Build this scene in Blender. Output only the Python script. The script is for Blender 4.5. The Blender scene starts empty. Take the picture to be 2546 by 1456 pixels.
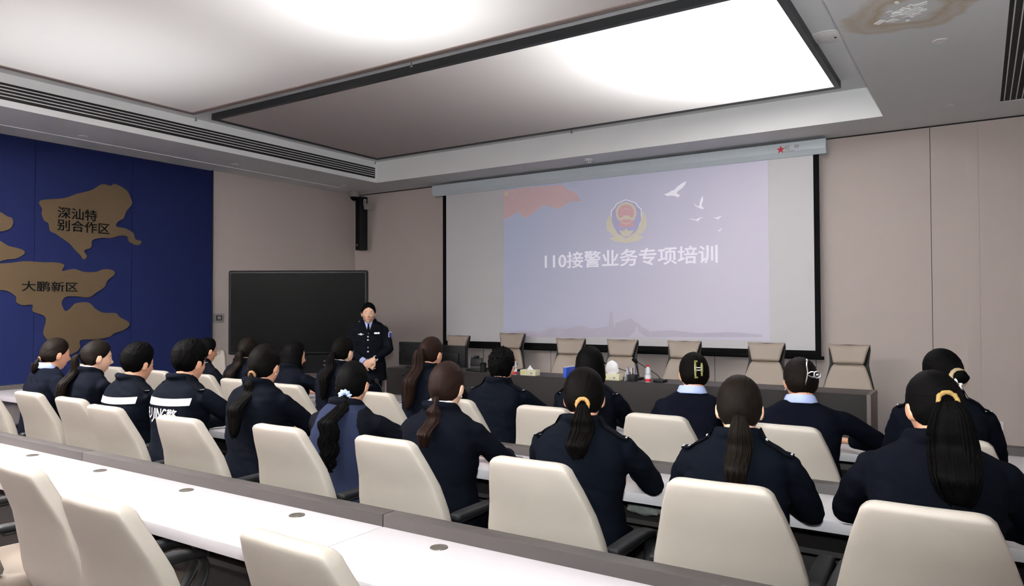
import bpy, bmesh, math, random
from mathutils import Vector, Matrix, noise, geometry
from math import sin, cos, pi, radians as R, sqrt, atan2, exp

# ------------------------------------------------------------------ camera, world, exposure
SC = bpy.context.scene
COL = SC.collection
CAMH = 1.57
FPX = 1795.22
YAW, PITCH, ROLL = 0.57542273, 0.02092174, -0.00309697
_f = Vector((-sin(YAW)*cos(PITCH), cos(YAW)*cos(PITCH), sin(PITCH)))
_r = Vector((cos(YAW), sin(YAW), 0)); _u = _r.cross(_f)
_r2 = _r*cos(ROLL) + _u*sin(ROLL); _u2 = -_r*sin(ROLL) + _u*cos(ROLL)
CAMP = Vector((0, 0, CAMH))
cd = bpy.data.cameras.new('camera'); cam = bpy.data.objects.new('camera', cd); COL.objects.link(cam)
cd.sensor_width = 36; cd.lens = FPX/2546*36; cd.clip_start = 0.05
cam.matrix_world = Matrix(((_r2.x, _u2.x, -_f.x, 0), (_r2.y, _u2.y, -_f.y, 0), (_r2.z, _u2.z, -_f.z, CAMH), (0, 0, 0, 1)))
SC.camera = cam
SC.view_settings.view_transform = 'Standard'; SC.view_settings.look = 'None'
SC.view_settings.gamma = 1; SC.view_settings.use_curve_mapping = False
SC.view_settings.exposure = 0.74
W = bpy.data.worlds.new('world'); SC.world = W; W.use_nodes = True
W.node_tree.nodes['Background'].inputs[0].default_value = (0, 0, 0, 1)
W.node_tree.nodes['Background'].inputs[1].default_value = 0
SC.cycles.max_bounces = 8; SC.cycles.diffuse_bounces = 5; SC.cycles.glossy_bounces = 3
SC.cycles.transmission_bounces = 6; SC.cycles.caustics_reflective = False; SC.cycles.caustics_refractive = False
SC.cycles.sample_clamp_indirect = 8.0

def ray(px, py):
    return _r2*((px-1273)/FPX) - _u2*((py-728)/FPX) + _f
def at_y(px, py, y):
    d = ray(px, py); return CAMP + d*(y/d.y)
def at_x(px, py, x):
    d = ray(px, py); return CAMP + d*(x/d.x)
def at_z(px, py, z):
    d = ray(px, py); return CAMP + d*((z-CAMH)/d.z)

def area_light(name, loc, sx, sy, power, rot=(0, 0, 0), col=(.90, 1, 1.01), spread=180):
    l = bpy.data.lights.new(name, 'AREA'); l.shape = 'RECTANGLE'; l.size = sx; l.size_y = sy
    l.energy = power; l.color = col; l.spread = R(spread)
    o = bpy.data.objects.new(name, l); o.location = loc; o.rotation_euler = rot; COL.objects.link(o)
    return o

# lamps inside the three light boxes above the stretched ceiling membranes
LAMPS = [(-1.55, 6.3, .3, 1.5, 195), (-3.75, 3.9, 1.1, 1.4, 27), (-6.65, 3.25, 2.2, 2.2, 21),
         (-2.2, .5, .8, 1.8, 330), (-6.4, .5, 1.4, 1.8, 2300)]  # these hang in the unseen box over the camera, added to light the room
for k, (lx, ly, sx, sy, pw) in enumerate(LAMPS):
    area_light('light_box_lamp', (lx, ly, 4.78), sx, sy, pw)
# the photographer's flash, just above the lens, tilted up so most of it bounces off the ceiling
fl = bpy.data.lights.new('camera_flash', 'SPOT'); fl.energy = 500; fl.spot_size = R(150); fl.spot_blend = .8
fl.shadow_soft_size = .05; fl.color = (.93, 1, 1.01)
flo = bpy.data.objects.new('camera_flash', fl); COL.objects.link(flo)
flo.location = (0.0, -0.02, CAMH + .19)
flo.rotation_euler = (R(90+38), 0, YAW)

# ------------------------------------------------------------------ materials
def srgb(h):
    h = h.lstrip('#'); c = [int(h[i:i+2], 16)/255 for i in (0, 2, 4)]
    return tuple((x/12.92 if x <= .04045 else ((x+.055)/1.055)**2.4) for x in c) + (1,)
MATS = {}
def mat(name, col, rough=.6, metal=0, spec=.5, nscale=None, namt=.06, bump=0, bscale=200, sheen=0, coat=0, stretch=None, emit=0):
    if name in MATS: return MATS[name]
    m = bpy.data.materials.new(name); m.use_nodes = True; nt = m.node_tree; b = nt.nodes['Principled BSDF']
    c = srgb(col) if isinstance(col, str) else col
    b.inputs['Base Color'].default_value = c; b.inputs['Roughness'].default_value = rough
    b.inputs['Metallic'].default_value = metal; b.inputs['Specular IOR Level'].default_value = spec
    if sheen: b.inputs['Sheen Weight'].default_value = sheen
    if coat: b.inputs['Coat Weight'].default_value = coat
    tc = nt.nodes.new('ShaderNodeTexCoord')
    if nscale:
        n = nt.nodes.new('ShaderNodeTexNoise'); n.inputs['Scale'].default_value = nscale; n.inputs['Detail'].default_value = 4
        if stretch:
            mp = nt.nodes.new('ShaderNodeMapping'); mp.inputs['Scale'].default_value = stretch
            nt.links.new(tc.outputs['Object'], mp.inputs[0]); nt.links.new(mp.outputs[0], n.inputs['Vector'])
        else: nt.links.new(tc.outputs['Object'], n.inputs['Vector'])
        mx = nt.nodes.new('ShaderNodeMix'); mx.data_type = 'RGBA'
        mx.inputs[6].default_value = tuple(max(0, x*(1-namt)) for x in c[:3]) + (1,)
        mx.inputs[7].default_value = tuple(min(1, x*(1+namt)) for x in c[:3]) + (1,)
        nt.links.new(n.outputs['Fac'], mx.inputs[0]); nt.links.new(mx.outputs[2], b.inputs['Base Color'])
    if bump:
        n2 = nt.nodes.new('ShaderNodeTexNoise'); n2.inputs['Scale'].default_value = bscale; n2.inputs['Detail'].default_value = 3
        nt.links.new(tc.outputs['Object'], n2.inputs['Vector'])
        bp = nt.nodes.new('ShaderNodeBump'); bp.inputs['Strength'].default_value = bump; bp.inputs['Distance'].default_value = .003
        nt.links.new(n2.outputs['Fac'], bp.inputs['Height']); nt.links.new(bp.outputs[0], b.inputs['Normal'])
    if emit:
        b.inputs['Emission Color'].default_value = c; b.inputs['Emission Strength'].default_value = emit
    MATS[name] = m; return m

M_wall = mat('wall_paint', '#b8aca7', .85, nscale=3, namt=.03, bump=.1, bscale=120)
M_ceil = mat('ceiling_paint', '#d6d7d8', .9, nscale=2, namt=.02)
M_fascia = mat('lit_ceiling_paint', '#efefef', .85, nscale=2, namt=.02)  # lighter copy of the ceiling paint; light on the fascia is put into it
M_floor = mat('carpet', '#4a4648', .95, nscale=60, namt=.3, bump=.5, bscale=300)
M_blue = mat('blue_panel', '#1b2145', .6, spec=.035, nscale=5, namt=.05)
M_gold = mat('bronze_plate', '#65543e', .42, metal=.55, nscale=4, namt=.12)
M_letter = mat('black_letters', '#0a0a0b', .8, nscale=30, spec=.1, namt=.1)
M_frame = mat('dark_frame', '#26282a', .5, nscale=20, namt=.1)
M_gap = mat('shadow_gap', '#1d1c1c', .9, nscale=20, namt=.1)
M_black = mat('black_plastic', '#0c0d0e', .5, spec=.25, nscale=30, namt=.15)
M_blackmat = mat('black_matte', '#0a0a0b', .8, nscale=30, spec=.1, namt=.15)
M_screen = mat('display_glass', '#08090a', .3, nscale=10, namt=.05, spec=.05)
M_leather = mat('beige_leather', '#a29a90', .5, nscale=8, namt=.04, bump=.12, bscale=900)
M_leather2 = mat('tan_leather', '#94867a', .5, nscale=8, namt=.04, bump=.1, bscale=900)
M_pad = mat('armrest_pad', '#19191b', .55, spec=.25, nscale=40, namt=.15, bump=.2, bscale=500)
M_white = mat('white_laminate', '#bcb7ba', .38, nscale=4, namt=.02)
M_ridge = mat('taupe_laminate', '#373231', .5, nscale=6, namt=.04)
M_shelf = mat('dark_laminate', '#3a3534', .55, nscale=6, namt=.08)
M_table = mat('espresso_laminate', '#221f1e', .55, spec=.2, nscale=5, namt=.08, stretch=(1, 1, 14))
M_tableend = mat('espresso_edge', '#5d5250', .5, nscale=5, namt=.08, stretch=(1, 1, 14))
M_metal = mat('brushed_metal', '#a5a29e', .35, metal=.9, nscale=40, namt=.1)
M_chrome = mat('chrome', '#d8d8da', .15, metal=1, nscale=40, namt=.05)
M_plate = mat('white_plastic', '#d9d6d6', .4, nscale=20, namt=.02)
M_grey = mat('grey_plastic', '#8c8885', .5, nscale=20, namt=.05)
M_house = mat('screen_housing_paint', '#c2cbd1', .5, nscale=5, namt=.02)
M_skin = mat('skin', '#c58f73', .5, nscale=25, namt=.07, bump=.1, bscale=250)
M_skin_pale = mat('skin_pale', '#cfa48b', .5, nscale=25, namt=.06, bump=.1, bscale=250)
M_lip = mat('lips', '#a94f4c', .45, nscale=40, namt=.1)
M_eyew = mat('eye_white', '#dcd6d2', .3, nscale=40, namt=.03)
M_iris = mat('iris', '#15100e', .2, nscale=40, namt=.1)
M_navy = mat('navy_wool', '#090b12', .9, spec=.03, nscale=60, namt=.12, bump=.25, bscale=900)
M_navy2 = mat('navy_jacket', '#090c13', .88, spec=.03, nscale=60, namt=.12, bump=.25, bscale=900)
M_navyk = mat('navy_knit', '#080a13', .95, spec=.04, nscale=90, namt=.18, bump=.4, bscale=600)
M_vest = mat('slate_vest', '#22273a', .88, spec=.03, nscale=60, namt=.12, bump=.25, bscale=900)
M_trouser = mat('dark_trousers', '#0c0d13', .9, spec=.03, nscale=60, namt=.12, bump=.2, bscale=900)
M_blk = mat('black_uniform', '#0c0d13', .88, spec=.03, nscale=60, namt=.12, bump=.2, bscale=900)
M_shirt = mat('light_blue_shirt', '#a2aed6', .7, nscale=60, namt=.04)
M_shirtw = mat('white_shirt', '#dfe0ea', .7, nscale=60, namt=.03)
M_reflect = mat('reflective_tape', '#f6f4f8', .4, nscale=80, namt=.02)
M_epau = mat('epaulet_cloth', '#090a0f', .8, spec=.03, nscale=60, namt=.1)
M_silver = mat('silver_pin', '#e6e6ea', .25, metal=.6, nscale=60, namt=.05)

def hair_mat(name, col, gloss=.018):
    m = bpy.data.materials.new(name); m.use_nodes = True; nt = m.node_tree; b = nt.nodes['Principled BSDF']
    uv = nt.nodes.new('ShaderNodeUVMap'); uv.uv_map = 'UVMap'
    mp = nt.nodes.new('ShaderNodeMapping'); mp.inputs['Scale'].default_value = (130, 2.2, 1)
    n = nt.nodes.new('ShaderNodeTexNoise'); n.inputs['Scale'].default_value = 1; n.inputs['Detail'].default_value = 5; n.inputs['Roughness'].default_value = .7
    nt.links.new(uv.outputs[0], mp.inputs[0]); nt.links.new(mp.outputs[0], n.inputs['Vector'])
    cr = nt.nodes.new('ShaderNodeValToRGB'); c = srgb(col)
    cr.color_ramp.elements[0].position = .3; cr.color_ramp.elements[0].color = tuple(x*.45 for x in c[:3]) + (1,)
    cr.color_ramp.elements[1].position = .75; cr.color_ramp.elements[1].color = tuple(min(1, x*1.5) for x in c[:3]) + (1,)
    nt.links.new(n.outputs['Fac'], cr.inputs[0]); nt.links.new(cr.outputs[0], b.inputs['Base Color'])
    bp = nt.nodes.new('ShaderNodeBump'); bp.inputs['Strength'].default_value = .55; bp.inputs['Distance'].default_value = .004
    nt.links.new(n.outputs['Fac'], bp.inputs['Height']); nt.links.new(bp.outputs[0], b.inputs['Normal'])
    b.inputs['Roughness'].default_value = .5; b.inputs['Specular IOR Level'].default_value = gloss
    return m
H_black = hair_mat('hair_black', '#090808')
H_soft = hair_mat('hair_soft_black', '#0c0a09')
H_brown = hair_mat('hair_dark_brown', '#15100d', .04)
H_auburn = hair_mat('hair_auburn', '#1e120e', .05)

# ------------------------------------------------------------------ mesh helpers
class MB:
    def __init__(self): self.v = []; self.f = []; self.mi = []; self.uv = {}
    def add(self, vs, fs, mi=0):
        o = len(self.v); self.v += [Vector(p) for p in vs]
        for f in fs: self.f.append(tuple(i+o for i in f)); self.mi.append(mi)
        return o
    def box(self, c, s, mi=0, rot=None):
        hx, hy, hz = s[0]/2, s[1]/2, s[2]/2
        vs = [Vector((x*hx, y*hy, z*hz)) for z in (-1, 1) for y in (-1, 1) for x in (-1, 1)]
        if rot is not None: vs = [rot @ p for p in vs]
        self.add([Vector(c)+p for p in vs], [(0, 2, 3, 1), (4, 5, 7, 6), (0, 1, 5, 4), (2, 6, 7, 3), (0, 4, 6, 2), (1, 3, 7, 5)], mi); return self
    def bx(self, x0, x1, y0, y1, z0, z1, mi=0):
        return self.box(((x0+x1)/2, (y0+y1)/2, (z0+z1)/2), (x1-x0, y1-y0, z1-z0), mi)
    def loft(self, rings, mi=0, cap=True, closed=False, uvs=None):
        n = len(rings[0]); o = len(self.v)
        for r in rings: self.v += [Vector(p) for p in r]
        m = len(rings)
        for i in range(m if closed else m-1):
            a = o+i*n; b = o+((i+1) % m)*n
            for j in range(n):
                k = (j+1) % n
                self.f.append((a+j, a+k, b+k, b+j)); self.mi.append(mi)
        if cap and not closed:
            self.f.append(tuple(o+j for j in reversed(range(n)))); self.mi.append(mi)
            self.f.append(tuple(o+(m-1)*n+j for j in range(n))); self.mi.append(mi)
        return self
    def tube(self, pts, rad, n=10, mi=0, ref=None, round_ends=False, closed=False):
        pts = [Vector(p) for p in pts]; m = len(pts)
        rad = list(rad) if isinstance(rad, (list, tuple)) else [rad]*m
        rad = [(q if isinstance(q, (tuple, list)) else (q, q)) for q in rad]
        if round_ends:
            def ends(p, q, r):
                d = (p-q).normalized(); out = []
                for a in (25, 50, 72): out.append((p + d*(r[0]*sin(R(a))), (r[0]*cos(R(a)), r[1]*cos(R(a)))))
                return out
            e0 = ends(pts[0], pts[1], rad[0]); e1 = ends(pts[-1], pts[-2], rad[-1])
            pts = [p for p, _ in reversed(e0)] + pts + [p for p, _ in e1]
            rad = [r for _, r in reversed(e0)] + rad + [r for _, r in e1]; m = len(pts)
        rings = []; prev = None
        for i, p in enumerate(pts):
            if closed: t = pts[(i+1) % m]-pts[i-1]
            else: t = pts[min(i+1, m-1)]-pts[max(i-1, 0)]
            t.normalize()
            if ref is not None: u = Vector(ref)
            elif prev is None: u = Vector((1, 0, 0)) if abs(t.x) < .8 else Vector((0, 1, 0))
            else: u = prev
            u = (u - t*u.dot(t))
            if u.length < 1e-6: u = t.orthogonal()
            u.normalize(); w = t.cross(u); prev = u
            rx, ry = rad[i]
            rings.append([p + u*(rx*cos(2*pi*j/n)) + w*(ry*sin(2*pi*j/n)) for j in range(n)])
        return self.loft(rings, mi, cap=True, closed=closed)
    def ball(self, c, r, nu=16, nv=10, mi=0, rot=None):
        r = r if isinstance(r, (tuple, list)) else (r, r, r); c = Vector(c)
        vs = []
        for i in range(nv+1):
            a = -pi/2+pi*i/nv
            for j in range(nu):
                b = 2*pi*j/nu; p = Vector((r[0]*cos(a)*cos(b), r[1]*cos(a)*sin(b), r[2]*sin(a)))
                vs.append(c+(rot @ p if rot is not None else p))
        fs = [(i*nu+j, i*nu+(j+1) % nu, (i+1)*nu+(j+1) % nu, (i+1)*nu+j) for i in range(nv) for j in range(nu)]
        self.add(vs, fs, mi); return self
    def lathe(self, prof, c=(0, 0, 0), n=24, mi=0):
        c = Vector(c); rings = [[c+Vector((r*cos(2*pi*j/n), r*sin(2*pi*j/n), z)) for j in range(n)] for r, z in prof]
        return self.loft(rings, mi)
    def prism(self, poly, depth, mi=0):
        # poly: list of Vectors in a plane, extruded by the vector depth
        poly = [Vector(p) for p in poly]; n = len(poly); d = Vector(depth)
        tri = geometry.tessellate_polygon([poly])
        o = len(self.v); self.v += poly + [p+d for p in poly]
        for t in tri:
            self.f.append((o+t[0], o+t[1], o+t[2])); self.mi.append(mi)
            self.f.append((o+n+t[2], o+n+t[1], o+n+t[0])); self.mi.append(mi)
        for i in range(n):
            j = (i+1) % n; self.f.append((o+i, o+j, o+n+j, o+n+i)); self.mi.append(mi)
        return self
    def mesh(self, name, mats, smooth=35, bevel=0, segs=2, subsurf=0, recalc=True, merge=True):
        me = bpy.data.meshes.new(name)
        bm = bmesh.new(); vv = [bm.verts.new(p) for p in self.v]
        for f, mi in zip(self.f, self.mi):
            try: bf = bm.faces.new([vv[i] for i in f]); bf.material_index = mi
            except ValueError: pass
        if merge: bmesh.ops.remove_doubles(bm, verts=bm.verts, dist=1e-6)
        if recalc: bmesh.ops.recalc_face_normals(bm, faces=bm.faces)
        if bevel:
            es = [e for e in bm.edges if len(e.link_faces) == 2 and e.calc_face_angle(0) > R(35)]
            bmesh.ops.bevel(bm, geom=es, offset=bevel, segments=segs, profile=.6, affect='EDGES', clamp_overlap=True)
        if subsurf: bmesh.ops.subdivide_edges(bm, edges=bm.edges, cuts=subsurf, use_grid_fill=True)
        bm.to_mesh(me); bm.free()
        for m in (mats if isinstance(mats, (list, tuple)) else [mats]): me.materials.append(m)
        if smooth:
            me.shade_smooth(); me.set_sharp_from_angle(angle=R(smooth))
        return me

def link(name, me, parent=None, loc=(0, 0, 0), rot=(0, 0, 0)):
    o = bpy.data.objects.new(name, me); COL.objects.link(o); o.location = loc; o.rotation_euler = rot
    if parent is not None: o.parent = parent
    return o
def empty(name, loc=(0, 0, 0), rz=0):
    o = bpy.data.objects.new(name, None); COL.objects.link(o); o.location = loc; o.rotation_euler = (0, 0, rz); o.empty_display_size = .1
    return o
def tag(o, label=None, cat=None, group=None, kind=None):
    if label: o['label'] = label
    if cat: o['category'] = cat
    if group: o['group'] = group
    if kind: o['kind'] = kind
    return o
def struct(name, mb, m, **k):
    o = link(name, mb.mesh(name, m, **k)); o['kind'] = 'structure'; return o
def copy_tree(o, parent=None):
    c = o.copy(); COL.objects.link(c)
    if parent is not None: c.parent = parent
    for ch in list(o.children): copy_tree(ch, c)
    return c
def text_mesh(name, body, size, m, bold=0.0, depth=.0015, sx=1, align='LEFT', space=1, line=1):
    cu = bpy.data.curves.new(name, 'FONT'); cu.body = body; cu.size = size; cu.offset = bold*size; cu.extrude = depth
    cu.align_x = align; cu.space_character = space; cu.space_line = line
    o = bpy.data.objects.new(name, cu); COL.objects.link(o)
    dg = bpy.context.evaluated_depsgraph_get(); me = bpy.data.meshes.new_from_object(o.evaluated_get(dg))
    bpy.data.objects.remove(o); bpy.data.curves.remove(cu)
    for v in me.vertices: v.co.x *= sx
    me.materials.clear(); me.materials.append(m); me.name = name
    return me
def bolden(me, d):
    # heavier strokes: shifted copies of the same letters
    n = len(me.vertices); vs = [v.co.copy() for v in me.vertices]; fs = [tuple(p.vertices) for p in me.polygons]; V = []; Fc = []
    for dx, dy in ((-d, 0), (d, 0), (0, d), (0, -d)):
        o = len(V); V += [v+Vector((dx, dy, .0006*(o//n+1))) for v in vs]; Fc += [tuple(i+o for i in q) for q in fs]
    m2 = bpy.data.meshes.new(me.name); m2.from_pydata(V, [], Fc); m2.materials.append(me.materials[0]); return m2
def catmull(pts, n=6, closed=True):
    P = [Vector(p) for p in pts]; out = []; m = len(P)
    rng = range(m) if closed else range(m-1)
    for i in rng:
        if closed: a, b, c, d = P[i-1], P[i], P[(i+1) % m], P[(i+2) % m]
        else: a, b, c, d = P[max(i-1, 0)], P[i], P[i+1], P[min(i+2, m-1)]
        for k in range(n):
            t = k/n
            out.append(.5*((2*b)+(c-a)*t+(2*a-5*b+4*c-d)*t*t+(3*b-a-3*c+d)*t**3))
    if not closed: out.append(P[-1])
    return out
# ------------------------------------------------------------------ room shell
XL, XR, YF, YB, ZS, ZC = -9.38, 1.6, 9.3, -1.6, 3.591, 3.925
struct('floor', MB().bx(XL-.2, XR+.2, YB-.2, YF+.2, -.1, 0), M_floor, smooth=0)
struct('wall_left', MB().bx(XL-.15, XL, YB, YF, 0, 4.0), M_wall, smooth=0)
struct('wall_front', MB().bx(XL-.15, XR+.15, YF, YF+.15, 0, 4.0), M_wall, smooth=0)
struct('wall_right', MB().bx(XR, XR+.15, YB, YF, 0, 4.0), M_wall, smooth=0)
struct('wall_back', MB().bx(XL-.15, XR+.15, YB-.15, YB, 0, 4.0), M_wall, smooth=0)

# water-stained soffit paint: brown rings around the leak
def stained_ceiling():
    m = M_ceil.copy(); m.name = 'stained_ceiling_paint'; nt = m.node_tree; b = nt.nodes['Principled BSDF']
    tc = nt.nodes.new('ShaderNodeTexCoord'); base = b.inputs['Base Color'].links[0].from_socket
    n = nt.nodes.new('ShaderNodeTexNoise'); n.inputs['Scale'].default_value = 3.2; n.inputs['Detail'].default_value = 6
    nt.links.new(tc.outputs['Object'], n.inputs['Vector'])
    cur = base
    for (cx, cy, rx, ry) in ((-.40, 5.60, .40, .42), (.02, 5.45, .16, .2)):
        mp = nt.nodes.new('ShaderNodeMapping'); mp.inputs['Location'].default_value = (-cx/rx, -cy/ry, 0); mp.inputs['Scale'].default_value = (1/rx, 1/ry, 0)
        nt.links.new(tc.outputs['Object'], mp.inputs[0])
        ln = nt.nodes.new('ShaderNodeVectorMath'); ln.operation = 'LENGTH'; nt.links.new(mp.outputs[0], ln.inputs[0])
        n_ = nt.nodes.new('ShaderNodeMath'); n_.operation = 'MULTIPLY_ADD'; n_.inputs[1].default_value = .9; n_.inputs[2].default_value = -.45
        nt.links.new(n.outputs['Fac'], n_.inputs[0])
        ad = nt.nodes.new('ShaderNodeMath'); nt.links.new(n_.outputs[0], ad.inputs[0]); nt.links.new(ln.outputs['Value'], ad.inputs[1])
        cr = nt.nodes.new('ShaderNodeValToRGB'); e = cr.color_ramp.elements
        e[0].position = 0; e[0].color = (.15, .15, .15, 1); e[1].position = 1.0; e[1].color = (0, 0, 0, 1)
        for p_, v_ in ((.4, .1), (.58, .75), (.72, .35), (.86, .55), (.94, .3)):
            q = e.new(p_); q.color = (v_, v_, v_, 1)
        nt.links.new(ad.outputs[0], cr.inputs[0])
        mx = nt.nodes.new('ShaderNodeMix'); mx.data_type = 'RGBA'; mx.inputs[7].default_value = srgb('#b29a72')
        nt.links.new(cr.outputs[0], mx.inputs[0]); nt.links.new(cur, mx.inputs[6]); cur = mx.outputs[2]
    nt.links.new(cur, b.inputs['Base Color']); return m
M_stain = stained_ceiling()

# light boxes: outer frame rectangles (x0, x1, y0, y1)
BOXES = [(-7.75, -1.19, 5.30, 8.15), (-7.73, -1.19, 2.12, 5.05), (-7.73, -1.19, -1.0, 1.86)]  # the last one is out of view, added for room light
c = MB()
SX0, SX1, SY1, SY0 = -8.13, -.84, 8.535, -1.35
c.bx(XL, XR, SY1, YF, ZS, ZC, 1)                      # front soffit
c.bx(XL, SX0, SY0, SY1, ZS, ZC, 1); c.bx(XL, XR, YB, SY0, ZS, ZC, 1)
c.bx(SX1, XR, SY0, SY1, ZS, ZC, 2)
zt = ZC+.06
c.bx(XL, SX0+.4, YB, YF, ZC, zt); c.bx(SX1-.38, XR, YB, YF, ZC, zt)
for y0, y1 in ((YB, -.97), (1.83, 2.15), (5.02, 5.33), (8.12, YF)): c.bx(SX0+.4, SX1-.38, y0, y1, ZC, zt)
co = struct('ceiling', c, [M_ceil, M_fascia, M_stain], smooth=0, merge=False)
# faces of the front, left and back soffit that look down carry the plain ceiling paint
for p in co.data.polygons:
    if p.material_index == 1 and abs(p.normal.z) > .9: p.material_index = 0
random.seed(4)
pk = MB()
for i in range(26):
    a = random.uniform(0, 2*pi); r = random.uniform(.02, .19)
    pk.box((-.42+r*cos(a), 5.58+1.1*r*sin(a), ZS-.004), (random.uniform(.02, .06), random.uniform(.02, .07), .003), 0,
           Matrix.Rotation(random.uniform(0, 3), 3, 'Z') @ Matrix.Rotation(random.uniform(-.15, .15), 3, 'X'))
link('peeling_paint', pk.mesh('peeling_paint', M_fascia, smooth=0), co)

t = MB().bx(-8.957, -8.943, SY0, 8.53, ZS-.006, ZS+.002)
struct('trim_1', t, M_fascia, smooth=0)
struct('trim_2', MB().bx(XL, XR, YF-.006, YF, ZS-.014, ZS), M_gap, smooth=0)  # dark strip painted in as the shadow gap below the soffit
sm = MB()
for x in (-6.57, -5.35, -4.13, -2.90, -1.67, -.45, .77): sm.bx(x-.003, x+.003, YF-.0015, YF, .1, ZS-.014)
struct('trim_3', sm, M_gap, smooth=0)
struct('baseboard_front', MB().bx(XL, XR, YF-.012, YF, 0, .1), M_tableend, smooth=0)
struct('baseboard_left', MB().bx(XL, XL+.012, 6.43, YF, 0, .1), M_tableend, smooth=0)
# slight pilaster edge at the right part of the front wall
struct('trim_4', MB().bx(-.12, 0, YF-.004, YF, .1, ZS-.014), M_wall, bevel=.0035)

# navy wall panels on the left wall
yb = [0.57, 1.735, 2.90, 4.07, 5.234, 6.415]
for i in range(len(yb)-1):
    o = struct('wall_left_panel', MB().bx(XL, XL+.03, yb[i]+.003, yb[i+1]-.003, .1, ZS-.012), M_blue, smooth=0)
struct('trim_5', MB().bx(XL, XL+.035, 6.415, 6.43, 0, ZS-.002), M_frame, smooth=0)
struct('baseboard_left_panel', MB().bx(XL, XL+.03, .57, 6.415, 0, .1), M_frame, smooth=0)

# bronze map plates with black lettering
def wall_pts(cr):    # traced in a 2.51x crop starting at (0,320)
    return [at_x(x/2.51, 320+y/2.51, XL+.034) for x, y in cr]
def plate(name, label, cr, texts, n=4):
    pts = catmull(wall_pts(cr), n)
    o = link(name, MB().prism(pts, (.012, 0, 0)).mesh(name, M_gold, smooth=30))
    tag(o, label, 'wall map piece', 'bronze map pieces on the navy wall')
    for (px, py, qx, body, hgt) in texts:
        a = at_x(px/2.51, 320+py/2.51, XL+.047); b = at_x(qx/2.51, 320+py/2.51, XL+.047)
        me = bolden(text_mesh('lettering', body, 1, M_letter, depth=.002), .012)
        xs = [v.co.x for v in me.vertices]; ys = [v.co.y for v in me.vertices]
        w = max(xs)-min(xs); s = (b.y-a.y)/w; mnx, mny, rgy = min(xs), min(ys), max(ys)-min(ys)
        for v in me.vertices: v.co = Vector((v.co.z, (v.co.x-mnx)*s, (v.co.y-mny)*hgt/rgy))
        link('lettering', me, o, (a.x, a.y, a.z))
plate('map_plate', 'bronze map piece shaped like a district, upper one with two rows of black letters',
      [(250, 448), (400, 432), (480, 405), (570, 382), (635, 346), (690, 356), (715, 344), (785, 382), (812, 430), (820, 470), (785, 515), (768, 558),
       (735, 578), (722, 608), (780, 622), (828, 650), (842, 688), (876, 700), (872, 720), (842, 724), (800, 700), (790, 672), (745, 668), (690, 682),
       (640, 680), (575, 694), (565, 740), (522, 760), (540, 795), (520, 815), (500, 790), (470, 760), (430, 715), (395, 690), (345, 655), (310, 635),
       (300, 590), (275, 572), (258, 530), (262, 500)],
      [(360, 556, 606, '深汕特', .14), (357, 633, 684, '别合作区', .14)])
plate('map_plate', 'large bronze map piece with one row of black letters, lower on navy wall',
      [(-60, 860), (80, 835), (160, 826), (260, 832), (350, 834), (398, 850), (385, 886), (460, 874), (520, 892), (600, 892), (650, 876), (700, 882), (712, 908),
       (668, 945), (650, 985), (600, 1020), (550, 1052), (480, 1046), (410, 1048), (382, 1085), (402, 1135), (432, 1125), (470, 1090), (540, 1082), (572, 1100), (590, 1120),
       (640, 1146), (720, 1150), (745, 1175), (790, 1198), (806, 1222), (770, 1255), (710, 1275), (680, 1298), (600, 1312), (500, 1318), (497, 1360), (470, 1392), (400, 1410),
       (320, 1350), (285, 1305), (268, 1270), (285, 1200), (272, 1165), (205, 1140), (200, 1098), (140, 1100), (100, 1080), (95, 1045), (40, 1010), (-60, 990)],
      [(136, 1012, 486, '大鹏新区', .12)])
plate('map_plate', 'rounded bronze map tip at far left of navy wall, topmost of two',
      [(-80, 500), (0, 520), (40, 545), (72, 558), (79, 590), (60, 622), (20, 638), (0, 640), (-80, 645)], [])
plate('map_plate', 'rounded bronze map tip at far left, just above the large lettered piece',
      [(-80, 660), (0, 700), (50, 730), (110, 745), (146, 760), (148, 780), (100, 808), (40, 815), (-80, 830)], [])

# wall control plate, sockets
t = empty('control_plate', (XL, 6.546, 1.44)); tag(t, 'grey control plate with a small screen on the wall beside the navy panels', 'control panel')
link('plate_frame', MB().bx(0, .014, -.085, .085, -.066, .066).mesh('f', M_grey, bevel=.006), t)
link('plate_screen', MB().bx(.012, .018, -.05, .05, -.038, .038).mesh('s', M_frame, bevel=.003), t)
link('plate_dial', MB().bx(.016, .021, -.028, .028, -.022, .022).mesh('d', M_metal, bevel=.003), t)
for x, lb in ((.145, 'white wall socket low on the front wall, the one with printed symbols'), (.035, 'blank white socket cover beside the symbol printed wall socket')):
    t = link('wall_socket', MB().bx(-.046, .046, -.012, 0, -.046, .046).mesh('wall_socket', M_plate, bevel=.004), None, (x, YF, .302)); tag(t, lb, 'socket')
    if x > .1:
        link('socket_symbol', MB().bx(-.012, .012, -.0135, -.011, -.03, -.012).bx(-.018, .018, -.0135, -.011, -.005, 0).mesh('y', M_grey, smooth=0), t)
        s = MB().tube([(.018*cos(a), -.0128, .012+.014*sin(a)) for a in [pi*k/8 for k in range(9)]], .002, 6); link('socket_symbol', s.mesh('z', M_grey), t)

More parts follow.
